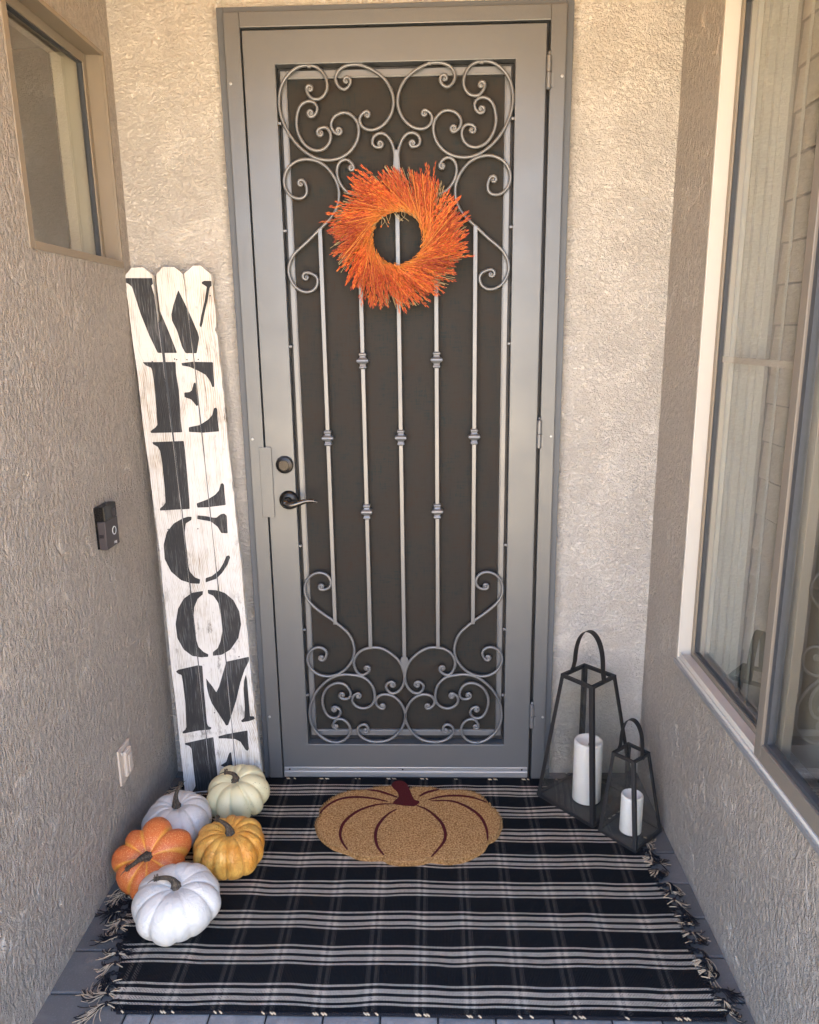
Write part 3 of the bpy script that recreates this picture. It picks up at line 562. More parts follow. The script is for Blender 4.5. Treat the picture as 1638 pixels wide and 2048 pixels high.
for x in (-.425, -.012, .42): screw(x, -.0035, .042, .0035, kp, M['lock'])
f = MB(); f.box(-.4685, -.4275, -.0072, -.0042, .990, 1.228); dbuild(f, 'strike_cover', M['door'], bevel=.0012)
# hinges
for zc in (2.322, 1.262, .258):
    h = MB(); X0 = .4500
    for a, b_ in ((-.047, -.0008), (.0008, .047)):
        h.lathe([(.0040, a), (.0078, a+.004 if a < 0 else a), (.0078, b_ if a < 0 else b_-.004), (.0040, b_)], (X0, -.0085, zc), 18)
    h.lathe([(.003, .047), (.005, .050), (.0022, .056)], (X0, -.0085, zc), 12)
    h.box(X0+.005, X0+.014, -.008, -.0045, zc-.040, zc-.003)
    o = dbuild(h, 'hinge', M['iron']); smooth_angle(o)
# lock set
h = MB(); h.lathe([(.0295, -.0005), (.0295, -.006), (.0265, -.016), (.019, -.0185), (.0185, -.0175), (.0175, -.0178), (.001, -.0180)], (-.386, 0, 1.168), 40, 'Y')
db = dbuild(h, 'deadbolt', M['lock']); smooth_angle(db)
h = MB(); h.lathe([(.0165, -.0178), (.0160, -.0205), (.001, -.0206)], (-.386, 0, 1.168), 32, 'Y')
h.box(-.3872, -.3848, -.0214, -.0206, 1.1615, 1.1735)
o = h.build('key_cylinder', M['lock'], db); smooth_angle(o)
h = MB(); h.lathe([(.0325, -.0005), (.0325, -.004), (.029, -.010), (.020, -.0135), (.014, -.015), (.0125, -.030), (.0125, -.036)], (-.378, 0, 1.048), 40, 'Y')
hd = dbuild(h, 'door_handle', M['lock']); smooth_angle(hd)
h = MB()
pts = catmull([(-.382, -.040, 1.044), (-.370, -.047, 1.0415), (-.352, -.051, 1.0435), (-.333, -.052, 1.0495), (-.314, -.051, 1.0545), (-.297, -.050, 1.0555), (-.282, -.049, 1.0525), (-.276, -.049, 1.0505)], .003)
n = len(pts); rr = []
for i in range(n):
    t = i/(n-1); rr.append(.0155*(1-t)**1.6 + .0052*(1-(1-t)**2) if t < .9 else .0050*(1-(t-.9)*4))
h.tube(pts, rr, 14, flat=1.0); h.lathe([(.013, -.025), (.015, -.034), (.0155, -.042), (.012, -.052), (.004, -.0555)], (-.382, 0, 1.045), 28, 'Y')
o = h.build('lever', M['lever'], hd); smooth_angle(o, 60)

# wrought iron: scrolls, bars, collars
def spiral_end(P, T, C, turns=1.15, rmin=.0035):
    """continues a scroll from point P (travel direction T) into a tight curl round C"""
    d = P - C; r0 = d.length; a0 = math.atan2(d.y, d.x)
    s_ = 1 if (d.x*T.y - d.y*T.x) > 0 else -1
    out = []; N = 34
    for i in range(1, N+1):
        t = i/N; r = r0 + (rmin-r0)*(t**.62); a = a0 + s_*t*turns*2*math.pi
        out.append(C + Vector((math.cos(a), math.sin(a)))*r)
    return out
def scroll(data, side):
    P = [Vector(p) for p in data[0]]
    P = [Vector((p.x, p.y, 0)) for p in P]
    pts = [Vector((p.x, p.y)) for p in catmull(P, .006)]
    # relax small tracing wobbles
    for _ in range(3):
        pts = [pts[0]] + [(pts[i-1]+pts[i]*2+pts[i+1])/4 for i in range(1, len(pts)-1)] + [pts[-1]]
    head = []; tail = []
    if data[1]: head = spiral_end(pts[0], pts[0]-pts[2], Vector(data[1]))[::-1]
    if data[2]: tail = spiral_end(pts[-1], pts[-1]-pts[-3], Vector(data[2]))
    full = head+pts+tail
    for _ in range(2):
        lo, hi = len(head), len(head)+len(pts)
        full = [full[0]] + [(full[i-1]+full[i]*2+full[i+1])/4 if (lo-4 < i < lo+4 or hi-4 < i < hi+4) else full[i] for i in range(1, len(full)-1)] + [full[-1]]
    n = len(full); R0 = .0050
    rad = [R0]*n
    if head:
        for i in range(18): rad[i] = R0*(.62+.38*i/18)
    if tail:
        for i in range(18): rad[n-1-i] = R0*(.62+.38*i/18)
    m = MB(); m.tube([(side*p.x, .012, p.y) for p in full], rad, 10, up=(0, 1, 0))
    if head or tail:
        # little forged button in the eye of each curl
        for c, on in ((data[1], head), (data[2], tail)):
            if on: m.lathe([(.001, .0125), (.0042, .0115), (.0048, .008), (.001, .0065)], (side*c[0], 0, c[1]), 10, 'Y')
    o = dbuild(m, 'scroll', M['iron'], smooth=True); return o
for sdat in SCROLLS:
    for s_ in (1, -1): scroll(sdat, s_)
BARS = {-.2402: (.600, 1.905), -.1185: (.508, 1.775), 0: (.440, 2.12), .1185: (.508, 1.775), .2402: (.600, 1.905)}
COLLAR = {-.2402: [1.254], -.1185: [1.502, 1.004], 0: [1.253], .1185: [1.502, 1.004], .2402: [1.254]}
for x, (z0, z1) in BARS.items():
    m = MB(); m.box(x-.0064, x+.0064, .0058, .0185, z0, z1)
    bar = dbuild(m, 'bar', M['iron'], bevel=.0008)
    for zc in COLLAR[x]:
        m = MB(); q = math.sqrt(2)
        prof = [(.0075, -.026), (.0120, -.0235), (.0135, -.021), (.0120, -.0175), (.0100, -.014), (.0120, -.009), (.0185, -.0055), (.0212, -.001), (.0205, .003), (.0185, .0055), (.0120, .009), (.0100, .014), (.0125, .0175), (.0135, .021), (.0115, .0245), (.0075, .026)]
        m.lathe([(r*q*.92, h_) for r, h_ in prof], (x, .012, zc), 4, ph=math.pi/4)
        m.build('collar', M['iron'], bar, bevel=.0012)
# forged plates where the centre bar meets the scrolls, and weld tabs on the opening's edge
for pts in ([(-.0105, .475), (.0105, .475), (.0145, .462), (.006, .425), (.0025, .395), (-.0025, .395), (-.006, .425), (-.0145, .462)], [(-.0042, 2.126), (.0042, 2.126), (.009, 2.10), (.0118, 2.06), (.0064, 2.02), (-.0064, 2.02), (-.0118, 2.06), (-.009, 2.10)]):
    m = MB(); n = len(pts); m.add([(x, .0075, z) for x, z in pts]+[(x, .0165, z) for x, z in pts], [tuple(range(n)), tuple(range(n, 2*n))]+[(i, (i+1) % n, n+(i+1) % n, n+i) for i in range(n)])
    dbuild(m, 'junction_plate', M['iron'], bevel=.001)
for s_ in (1, -1):
    for x, z in ((s_*.2545, OZ1-.004), (s_*.1015, OZ1-.004), (s_*.3505, 2.205), (s_*.3505, 1.90), (s_*.3505, 1.55), (s_*.3505, .885), (s_*.3505, .58), (s_*.3505, .33), (s_*.262, OZ0+.004), (s_*.112, OZ0+.004)):
        m = MB(); m.box(x-.006, x+.006, .006, .016, z-.004, z+.004); dbuild(m, 'weld_tab', M['iron'], bevel=.0015)

# ------------------------------------------------------------------ wreath
WC = Vector((-.0965, -.028, 1.868))
wreath = tag(empty('wreath', WC), 'orange wreath of swirling seed sprays hung on the centre of the security door', 'wreath')
rng = random.Random(3)
m = MB(); ringp = []
for k in range(4):
    pts = []
    for i in range(61):
        a = 2*math.pi*i/60; rr_ = .088 + .006*math.sin(a*9+k*1.6) ; pts.append((rr_*math.cos(a), .012+.006*math.cos(a*9+k*1.6), rr_*math.sin(a)))
    m.tube(pts, .005, 6)
m.build('twig_ring', M['twig'], wreath, smooth=True)
seeds = MB(); straws = MB(); dry = MB()
def octa(mb, c, d, L_, r):
    d = d.normalized(); a = d.orthogonal().normalized(); b_ = d.cross(a)
    p = [c-d*L_, c+a*r-d*L_*.1, c+b_*r-d*L_*.1, c-a*r-d*L_*.1, c-b_*r-d*L_*.1, c+d*L_]
    mb.add(p, [(0, 2, 1), (0, 3, 2), (0, 4, 3), (0, 1, 4), (5, 1, 2), (5, 2, 3), (5, 3, 4), (5, 4, 1)])
clump = [(rng.uniform(0, 6.283), rng.uniform(.9, 1.09)) for _ in range(38)]
def stemcurve(a, r0, L_, tilt, y0, y1, bend):
    """a: start angle, tilt: swirl from the radial direction"""
    pts = []; p = Vector((r0*math.cos(a), y0, r0*math.sin(a))); d = a + tilt
    for i in range(9):
        pts.append(p.copy()); d -= bend/8
        st_ = L_/8; p = p + Vector((math.cos(d)*st_, (y1-y0)/8, math.sin(d)*st_))
    return pts
NB = 40
for bnd in range(NB):
    a0 = 2*math.pi*(bnd+rng.uniform(-.35, .35))/NB; lay = rng.random()
    seeds.tone = rng.random(); BL = .152*rng.uniform(.84, 1.09); tl = R(70)+rng.gauss(0, .10); bn = R(2)+rng.gauss(0, .12)
    for i in range(14):
        sp = rng.gauss(0, .5)
        L_ = BL*rng.uniform(.72, 1.06)
        pts = stemcurve(a0+sp*.10, rng.uniform(.072, .098), L_, tl+sp*.10+rng.gauss(0, .06), -.004-lay*.022, -.010-lay*.045+rng.uniform(-.010, .010), bn+sp*.12+rng.gauss(0, .08))
        straws.tube(pts, .0006, 3, cap=False)
        k0 = rng.uniform(.6, 2.6); tot = len(pts)-1; kk = k0
        while kk < tot:
            j = int(kk); t = kk-j; p = pts[j].lerp(pts[min(j+1, tot)], t); d = (pts[min(j+1, tot)]-pts[j]).normalized()
            side = Vector((-d.z, 0, d.x)); ang = rng.uniform(0, 6.28)
            wdt = .0048*math.sin(min(1, (kk-k0)/(tot-k0)+.15)*math.pi*.86)+.0014
            off = side*math.cos(ang)*wdt + Vector((0, 1, 0))*math.sin(ang)*wdt
            octa(seeds, p+off, d+off*45, rng.uniform(.0046, .0070), rng.uniform(.0014, .0024))
            kk += rng.uniform(.17, .30)
        octa(seeds, pts[-1], pts[-1]-pts[-2], .006, .0016)
for i in range(30):
    a = rng.uniform(0, 2*math.pi)
    pts = stemcurve(a, rng.uniform(.078, .10), rng.uniform(.09, .14), R(70)+rng.uniform(-.25, .25), -.030, -.046+rng.uniform(-.006, .008), R(2))
    straws.tube(pts, .0009, 4, cap=False)
for i in range(420):
    a = rng.choice([1.35, .95, 2.2, 2.75, 3.95, 4.1, 5.55, .1, 2.0, 4.9, 5.9]) + rng.gauss(0, .16)
    pts = stemcurve(a, rng.uniform(.08, .10), rng.uniform(.120, .150), R(66)+rng.uniform(-.12, .12), .004, .004+rng.uniform(-.006, .008), R(0))
    dry.tube(pts, .0007, 3, cap=False)
for i in range(10):
    a = rng.uniform(1.2, 2.3); p0 = Vector((.078*math.cos(a), -.01, .078*math.sin(a)))
    q = [p0, p0+Vector((rng.uniform(-.01, .01), 0, -.012)), p0+Vector((rng.uniform(-.02, .03), -.004, -.03))]
    dry.tube(catmull(q, .004), .0005, 3, cap=False)
    if i % 3 == 0: octa(seeds, q[2], Vector((0, 0, -1)), .003, .0026)
seeds.build('seed_sprays', M['seed'], wreath, attr='tone'); straws.build('orange_stalks', M['straw'], wreath); dry.build('dry_stems', M['dry'], wreath)
m = MB(); m.tube(catmull([(CX, .004, 1.985), (CX, -.004, 1.990), (CX, -.012, 1.975), (CX, -.014, 1.952), (CX, -.010, 1.945)], .003), .0045, 8)
m.box(CX-.0065, CX+.0065, -.002, .0045, 1.940, 1.995)
tag(m.build('wreath_hook', M['lock'], bevel=.001), 'small black hook on the centre bar behind the orange wreath', 'hook')

# ------------------------------------------------------------------ welcome sign
su = Vector((.99907628, .00238672, .04290551)); sv_ = Vector((-.04297184, .05549017, .99753409)); sn_ = su.cross(sv_)   # points away from the wall
SB = Vector((-.88410691, -.10300345, .0075))
sign = tag(empty('welcome_sign'), 'tall whitewashed picket board sign stencilled WELCOME, leaning in the left corner', 'sign')
rot = Matrix((su, -sn_, sv_)).transposed()       # local x across, y into the wall, z up the board
sign.matrix_world = Matrix.Translation(SB) @ rot.to_4x4()
if (rot @ Vector((0, 1, 0))).y < 0: pass
def wobble(z, k): return .0011*math.sin(z*9+k)+.0009*math.sin(z*23+k*2)+.0012*noise.noise(Vector((z*30, k, 0)))
S1 = [(0, .1010), (.75, .1022), (1.03, .1024), (1.5, .0984), (1.75, .0958)]
S2 = [(0, .1925), (.49, .1985), (1.0, .1962), (1.5, .1945), (1.76, .1893)]
LFT = [(0, .0022), (.6, .0090), (1.03, .0108), (1.5, .0050), (1.766, .0000)]
RGT = [(0, .2818), (.6, .2810), (1.07, .2808), (1.53, .2765), (1.76, .2770)]
def interp(T, z):
    for (a, b_), (c, d) in zip(T, T[1:]):
        if z <= c: return b_+(d-b_)*(z-a)/(c-a)
    return T[-1][1]
gap1 = lambda z: .0020+.0045*max(0, (z-.9)/.86)**1.5
planks = []
tops = [([(.003, 1.7709), (.0274, 1.7935), (.0641, 1.7925), (.0902, 1.7677)]), ([(.1040, 1.7677), (.1256, 1.7887), (.1624, 1.7877), (.1861, 1.7660)]), ([(.1909, 1.7656), (.2225, 1.7885), (.2456, 1.7875), (.2762, 1.7581)])]
edges = [(lambda z: interp(LFT, z), lambda z: interp(S1, z)-gap1(z)), (lambda z: interp(S1, z)+gap1(z), lambda z: interp(S2, z)-.0013), (lambda z: interp(S2, z)+.0013, lambda z: interp(RGT, z))]
for k in range(3):
    e0, e1 = edges[k]; top = tops[k]; L_, R_ = [], []
    NZ = 90
    for i in range(NZ+1):
        z = 1.745*i/NZ
        a = e0(z)+wobble(z, k)*(1 if k == 0 else .35); b_ = e1(z)+wobble(z, k+5)*(1 if k == 2 else .35)
        if k == 2:
            for zc, dp in ((1.594, .012), (1.50, .005), (1.086, .004), (1.42, .003)): b_ -= dp*math.exp(-((z-zc)/.006)**2)
        L_.append((a, z)); R_.append((b_, z))
    out = L_ + top + R_[::-1]
    m = MB(); n = len(out); yf = -.0035*(k == 1)
    # planks as strips, so the outline can stay ragged
    rows_ = list(zip(L_, R_)); vs = []; fs = []
    for (l, r) in rows_+[((top[0][0], top[0][1]), (top[3][0], top[3][1])), (top[1], top[2])]:
        vs += [(l[0], 0, l[1]), (r[0], 0, r[1]), (l[0], .019, l[1]), (r[0], .019, r[1])]
    c_ = len(vs)//4
    for i in range(c_-1):
        a = i*4; fs += [(a, a+1, a+5, a+4), (a+2, a+6, a+7, a+3), (a, a+4, a+6, a+2), (a+1, a+3, a+7, a+5)]
    fs += [(0, 2, 3, 1), ((c_-1)*4, (c_-1)*4+1, (c_-1)*4+3, (c_-1)*4+2)]
    m.add(vs, fs); pl = m.build('plank', M['wood'], sign, bevel=.0005); planks.append(pl)
    pl.location.y = (0, -.0015, .0)[k]
for T_, w0 in ((S1, .0062), (S2, .0030)):  # dark strips added in the open plank gaps, standing in for their shade
    m = MB(); zs_ = [.005+1.62*i/24 for i in range(25)]
    vs = [(interp(T_, z)+sx_*w0, yy_, z) for z in zs_ for sx_ in (-1, 1) for yy_ in (.0012, .010)]
    fs = [(i*4+a, i*4+b_, i*4+4+b_, i*4+4+a) for i in range(24) for a, b_ in ((0, 2), (2, 3), (3, 1), (1, 0))]
    m.add(vs, fs); m.build('seam_shade', M['gasket'], sign)
for z in (.28, .95, 1.50):
    m = MB(); m.box(.012, .272, .0195, .035, z-.04, z+.04); m.build('batten', M['wood'], sign)
for x, z in ((.1399, 1.5041), (.1332, 1.5064), (.1724, 1.5023), (.2088, 1.5012), (.267, 1.6944), (.06, 1.502), (.24, .95), (.15, .952), (.05, .955), (.245, .50), (.14, .30)):
    m = MB(); m.lathe([(.0022, -.0002), (.0022, -.0026), (.001, -.003)], (x, 0, z), 8, 'Y'); m.build('nail_head', M['black_metal'], sign)
from mathutils.geometry import tessellate_polygon
def letter_mesh(polys):
    b = bmesh.new()
    for P in polys:
        # round the stencil's outline a little
        Q = [Vector((p[0], 0, p[1])) for p in P]; out = []
        n = len(Q)
        for i in range(n):
            a, c, d = Q[i-1], Q[i], Q[(i+1) % n]
            ea, ed = min(.25, .004/max((a-c).length, 1e-5)), min(.25, .004/max((d-c).length, 1e-5))
            out += [c.lerp(a, ea), c.lerp(a, ea*.3).lerp(c.lerp(d, ed*.3), .5), c.lerp(d, ed)]
        tris = tessellate_polygon([out])
        vs = [b.verts.new(p) for p in out]
        for t in tris:
            try: b.faces.new([vs[i] for i in t])
            except ValueError: pass
    return b
for name, *polys in LETTERS:
    final = bmesh.new()
    for k in range(3):
        b = letter_mesh(polys); zs = [p[1] for P in polys for p in P]; zm = sum(zs)/len(zs)
        e0, e1 = edges[k]; z0, z1 = min(zs), max(zs)
        for e, sgn, ins in ((e0, -1, .0), (e1, 1, .0)):
            p0 = Vector((e(z0)+ins, 0, z0)); p1 = Vector((e(z1)+ins, 0, z1)); d = (p1-p0)
            nrm = Vector((d.z, 0, -d.x)).normalized()*sgn
            bmesh.ops.bisect_plane(b, geom=b.verts[:]+b.edges[:]+b.faces[:], plane_co=p0, plane_no=nrm, clear_outer=True)
        yf = (-.0006, -.0021, -.0006)[k]
        for v_ in b.verts: v_.co.y = yf
        tmp = bpy.data.meshes.new('tmp'); b.to_mesh(tmp); b.free(); final.from_mesh(tmp); bpy.data.meshes.remove(tmp)
    bmesh.ops.solidify(final, geom=final.faces[:], thickness=.0004) if False else None
    for f_ in final.faces:
        if f_.normal.y > 0: f_.normal_flip()
    me = bpy.data.meshes.new('painted_letter'); final.to_mesh(me); final.free(); me.materials.append(M['paint'])
    o = bpy.data.objects.new('painted_letter', me); COL.objects.link(o); o.parent = sign
    o['label'] = 'black stencilled letter ' + name

# ------------------------------------------------------------------ pumpkins
def pumpkin(label, loc, Rr, Hh, ribs, depth, mat, rotz=0, tilt=(0, 0), dimple=.30, seed=1, sharp=.35, stem=None, lobes=0, flat=0.0, tendril=True):
    rg = random.Random(seed)
    cuts = [i+rg.uniform(-.22, .22) for i in range(ribs)]; cuts = [c/ribs*2*math.pi for c in cuts]
    bulge = [rg.uniform(.88, 1.10) for _ in range(ribs)]
    lob = [1+lobes*rg.uniform(-1, 1) for _ in range(ribs)]
    NA, NT = 36*max(6, ribs)//3, 56
    def rib(a):
        a %= 2*math.pi
        for i in range(ribs):
            c0 = cuts[i]; c1 = cuts[(i+1) % ribs] + (2*math.pi if i == ribs-1 else 0)
            aa = a + (2*math.pi if a < c0 and i == ribs-1 else 0)
            if c0 <= aa < c1:
                t = (aa-c0)/(c1-c0); return t, i
        return 0.0, 0
    vs = []; at = []
    for j in range(NT+1):
        t = math.pi*j/NT
        for i in range(NA):
            a = 2*math.pi*i/NA; u_, k = rib(a)
            h = abs(math.sin(math.pi*u_))**sharp          # 0 in the groove, 1 on the rib
            st_ = math.sin(t)
            gd_ = depth*(.35+.65*st_)
            rr_ = st_**.82 * (1-gd_*(1-h)) * (1+(lob[k]-1)*h*st_) * (bulge[k] if h > 0 else 1)**(h*.5)
            z = math.cos(t)*(1-.10*abs(math.cos(t)))
            rad = rr_
            z -= dimple*math.exp(-(rad/.33)**2)*(1 if z > 0 else -.5) + gd_*.5*(1-h)*math.exp(-((rad-.45)/.35)**2)*(1 if z > 0 else -1)
            nz = noise.noise(Vector((math.cos(a)*2.3, math.sin(a)*2.3, t*1.4+seed*7)))*.03
            rad *= 1+nz
            zz_ = z*Hh*(1+nz)
            vs.append((rad*Rr*math.cos(a), rad*Rr*math.sin(a), zz_)); at.append(1-h)
    fs = [(j*NA+i, j*NA+(i+1) % NA, (j+1)*NA+(i+1) % NA, (j+1)*NA+i) for j in range(NT) for i in range(NA)]
    root = empty('pumpkin', loc, (tilt[0], tilt[1], rotz)); root.rotation_mode = 'XYZ'
    Mx = Matrix.Rotation(rotz, 4, 'Z'); 
    Mt = Matrix.Rotation(tilt[1], 4, 'Z') @ Matrix.Rotation(tilt[0], 4, 'X') @ Matrix.Rotation(-tilt[1], 4, 'Z') @ Mx
    low = min((Mt @ Vector(v_)).z for v_ in vs)
    root.matrix_world = Matrix.Translation(Vector(loc) - Vector((0, 0, low+.003))) @ Mt
    m = MB(); m.add(vs, fs, at); m.build('skin', M[mat], root, smooth=True, attr='groove')
    ztop = Hh*(.9-dimple)
    pts = catmull([Vector(p)*1.0 + Vector((0, 0, ztop)) for p in stem], .004); n = len(pts)
    m = MB(); vs2 = []; fs2 = []
    seg = 14; prev = Vector((1, 0, 0))
    for i, p in enumerate(pts):
        t = i/(n-1); tan = (pts[min(i+1, n-1)]-pts[max(i-1, 0)]).normalized(); aa = (prev-tan*prev.dot(tan)).normalized(); prev = aa; bb = tan.cross(aa)
        r_ = (.0150*(1-t)**3.2 + .0062*(1-.25*t)) * (1.25 if t > .93 else 1)
        for k in range(seg):
            q_ = 2*math.pi*k/seg + t*1.2; rr_ = r_*(1+.22*(k % 2)-.11 + .12*noise.noise(Vector((k*1.3, t*9, seed))))
            vs2.append(p+aa*math.cos(q_)*rr_+bb*math.sin(q_)*rr_)
    fs2 = [(i*seg+k, i*seg+(k+1) % seg, (i+1)*seg+(k+1) % seg, (i+1)*seg+k) for i in range(n-1) for k in range(seg)]+[tuple((n-1)*seg+k for k in range(seg))]
    m.add(vs2, fs2); st_o = m.build('stem', M['stem'], root, smooth=True)
    if tendril:
        m = MB(); e = pts[-1]; d = (pts[-1]-pts[-4]).normalized(); sdv = d.orthogonal().normalized(); bd_ = d.cross(sdv)
        for rr_, ph, off in ((.009, 0, 0), (.007, 2, .004), (.006, 4, -.004)):
            q = []
            for i in range(22):
                a = ph+i*.36; q.append(e - d*(.008+off) + sdv*math.cos(a)*rr_ + bd_*math.sin(a)*rr_ + Vector((0, 0, .006+.004*math.sin(a*1.7))) )
            m.tube(q, .0011, 5)
        m.tube([e, e+d*.008+Vector((0, 0, -.003)), e+d*.018+Vector((0, 0, -.009))], [.002, .0014, .0008], 5)
        m.build('tendril', M['stem'], st_o, smooth=True)
    return tag(root, label, 'pumpkin', 'pumpkins piled by the welcome sign')
pumpkin('smooth white pumpkin nearest the camera, overlapping the orange one', (-.702, -.703, .007), .118, .080, 11, .15, 'pk_white', rotz=.25, tilt=(R(9), R(0)), seed=4, dimple=.26, sharp=.26,
        stem=[(0, 0, -.012), (.002, .0, .008), (-.006, .004, .026), (-.026, .006, .036), (-.052, .004, .038)])
pumpkin('speckled orange pumpkin with yellow grooves and big lobes against the left wall', (-.828, -.562, 0), .114, .078, 8, .21, 'pk_orange', rotz=.35, tilt=(R(34), R(8)), seed=11, dimple=.22, lobes=.12, sharp=.55,
        stem=[(0, 0, -.010), (-.002, -.002, .010), (-.014, -.008, .020), (-.036, -.020, .026), (-.056, -.030, .028)])
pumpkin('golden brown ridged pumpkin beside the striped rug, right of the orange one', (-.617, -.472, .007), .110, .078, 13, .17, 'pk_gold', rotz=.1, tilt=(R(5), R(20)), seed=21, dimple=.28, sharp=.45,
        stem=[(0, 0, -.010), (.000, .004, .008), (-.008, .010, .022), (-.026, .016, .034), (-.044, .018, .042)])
pumpkin('smooth white pumpkin at the foot of the welcome sign, behind the orange one', (-.822, -.335, 0), .108, .080, 11, .15, 'pk_white', rotz=1.1, tilt=(R(4), R(0)), seed=31, dimple=.26, sharp=.26,
        stem=[(0, 0, -.012), (-.002, .0, .010), (.002, .004, .030), (.016, .008, .046), (.040, .010, .058)])
pumpkin('pale cream pumpkin with brown speckles tipped against the welcome sign', (-.660, -.205, .007), .106, .080, 9, .20, 'pk_cream', rotz=.5, tilt=(R(16), R(-25)), seed=43, dimple=.24, sharp=.42, lobes=.07,
        stem=[(0, 0, -.012), (.006, .0, .006), (.006, .004, .022), (-.006, .010, .034), (-.022, .016, .040)])

# ------------------------------------------------------------------ lanterns and candles
def lantern(label, base, top, zt, bar, loop_r, loop_h, cand, cl):
    """base, top: four (x,y) corners left,front,right,back"""
    cx = sum(p[0] for p in base)/4; cy = sum(p[1] for p in base)/4
    root = empty('lantern', (cx, cy, .008))
    Bp = [Vector((x-cx, y-cy, 0)) for x, y in base]; Tp = [Vector((x-cx, y-cy, zt)) for x, y in top]
    m = MB()
    def beam(p, q, wd, up_=None):
        m.tube([p, q], wd*.72, 4, up=up_ or None)
    for k in range(4):
        c0 = Vector((0, 0, 0)); p, q = Bp[k]+Vector((0, 0, .006)), Tp[k]
        ax = (q-p).normalized(); s1 = (Bp[(k+1) % 4]-Bp[k]); s1 = (s1-ax*s1.dot(ax)).normalized(); s2 = (Bp[(k-1) % 4]-Bp[k]); s2 = (s2-ax*s2.dot(ax)).normalized()
        for s_, o_ in ((s1, s2), (s2, s1)):          # angle iron: one leaf along each side
            nn = ax.cross(s_).normalized()
            if nn.dot(o_) < 0: nn = -nn
            t_ = .0022
            v8 = [a + s_*u1 + nn*u2 for a in (p, q) for u1 in (0, bar) for u2 in (0, t_)]
            m.add(v8, [(0, 1, 3, 2), (4, 6, 7, 5), (0, 4, 5, 1), (2, 3, 7, 6), (0, 2, 6, 4), (1, 5, 7, 3)])
    for P, dz, hgt in ((Bp, .0, bar*.9), (Tp, 0, bar*.75)):
        for k in range(4):
            a, b_ = P[k], P[(k+1) % 4]; d = (b_-a).normalized(); inn = Vector((-d.y, d.x, 0));
            mid = (a+b_)/2; 
            if inn.dot(-mid) < 0: inn = -inn
            v8 = [x + inn*u1 + Vector((0, 0, u2)) for x in (a, b_) for u1 in (-.001, bar*.62) for u2 in ((0, hgt) if P is Bp else (-hgt, .001))]
            m.add(v8, [(0, 1, 3, 2), (4, 6, 7, 5), (0, 4, 5, 1), (2, 3, 7, 6), (0, 2, 6, 4), (1, 5, 7, 3)])
    m.build('frame', M['black_metal'], root, bevel=.0008)
    m = MB(); B2 = [p*.97 for p in Bp]; m.add([p+Vector((0, 0, .003)) for p in B2]+[p+Vector((0, 0, .006)) for p in B2], [(0, 1, 2, 3), (4, 5, 6, 7)]+[(i, (i+1) % 4, 4+(i+1) % 4, 4+i) for i in range(4)])
    m.build('base_plate', M['lantern_base'], root)
    for k in range(4):
        a, b_, c, d = Bp[k]+Vector((0, 0, .008)), Bp[(k+1) % 4]+Vector((0, 0, .008)), Tp[(k+1) % 4], Tp[k]
        ctr = (a+b_+c+d)/4; sh = [p.lerp(ctr, .03) for p in (a, b_, c, d)]; nn = (b_-a).cross(d-a).normalized()
        if nn.dot(-ctr+Vector((0, 0, zt/2))) < 0: nn = -nn
        m = MB(); v8 = [p+nn*.0035 for p in sh]+[p+nn*.0055 for p in sh]
        m.add(v8, [(0, 1, 2, 3), (4, 7, 6, 5)]+[(i, (i+1) % 4, 4+(i+1) % 4, 4+i) for i in range(4)]); m.build('glass_pane', M['lantern_glass'], root)
    # strap handle pinned to the middle of two opposite top bars
    p = (Tp[0]+Tp[3])/2; q = (Tp[1]+Tp[2])/2; ax = (q-p); wid = ax.length/2; ax.normalize(); ctr = (p+q)/2
    pts = []
    for i in range(33):
        t = i/32; a = math.pi*t
        if t < .18: r_ = Vector((-loop_r*(1+.0*t), 0)); 
        x = -math.cos(a)*loop_r; zz_ = math.sin(a)**.72*loop_h
        pts.append(ctr + ax*x + Vector((0, 0, zz_ + .004)))
    pts = [p+ax*0+Vector((0, 0, -.006))] + pts[1:-1] + [q+Vector((0, 0, -.006))]
    side = ax.cross(Vector((0, 0, 1))).normalized(); m = MB(); vs = []
    hw = bar*.78
    for i, pt in enumerate(pts):
        tan = (pts[min(i+1, len(pts)-1)]-pts[max(i-1, 0)]).normalized(); nn = tan.cross(side).normalized()
        vs += [pt-side*hw-nn*.001, pt+side*hw-nn*.001, pt+side*hw+nn*.001, pt-side*hw+nn*.001]
    c_ = len(pts); fs = [(i*4+k, i*4+(k+1) % 4, (i+1)*4+(k+1) % 4, (i+1)*4+k) for i in range(c_-1) for k in range(4)]+[(0, 1, 2, 3), ((c_-1)*4, (c_-1)*4+3, (c_-1)*4+2, (c_-1)*4+1)]
    m.add(vs, fs); hd_ = m.build('handle', M['black_metal'], root)
    smooth_angle(hd_, 35)
    for e, sg in ((p, -1), (q, 1)):
        m = MB(); m.tube([e-ax*sg*.004+Vector((0, 0, -.002)), e+ax*sg*.006+Vector((0, 0, -.002))], .005, 10); m.build('rivet', M['black_metal'], hd_)
    tag(root, label, 'lantern')
    # candle
    rx, ry, rr_, ch = cand
    cd = empty('candle', (cx+rx, cy+ry, .015)); m = MB()
    m.lathe([(rr_*.96, 0), (rr_, .003), (rr_, ch-.006), (rr_*.97, ch-.002), (rr_*.88, ch), (rr_*.78, ch-.003), (rr_*.60, ch-.012), (rr_*.3, ch-.018), (.001, ch-.020)], (0, 0, 0), 48)
    o = m.build('wax', M['candle'], cd); smooth_angle(o, 50)
    m = MB(); m.tube([(0, 0, ch-.020), (.0005, 0, ch-.012)], .0012, 6); m.build('wick', M['black_metal'], cd)
    m = MB(); m.lathe([(rr_*1.02, -.0012), (rr_*1.02, .0035), (rr_*.8, .0036)], (0, 0, 0), 40); m.build('plastic_rim', M['black_metal'], cd)
    tag(cd, cl, 'candle')
    return root
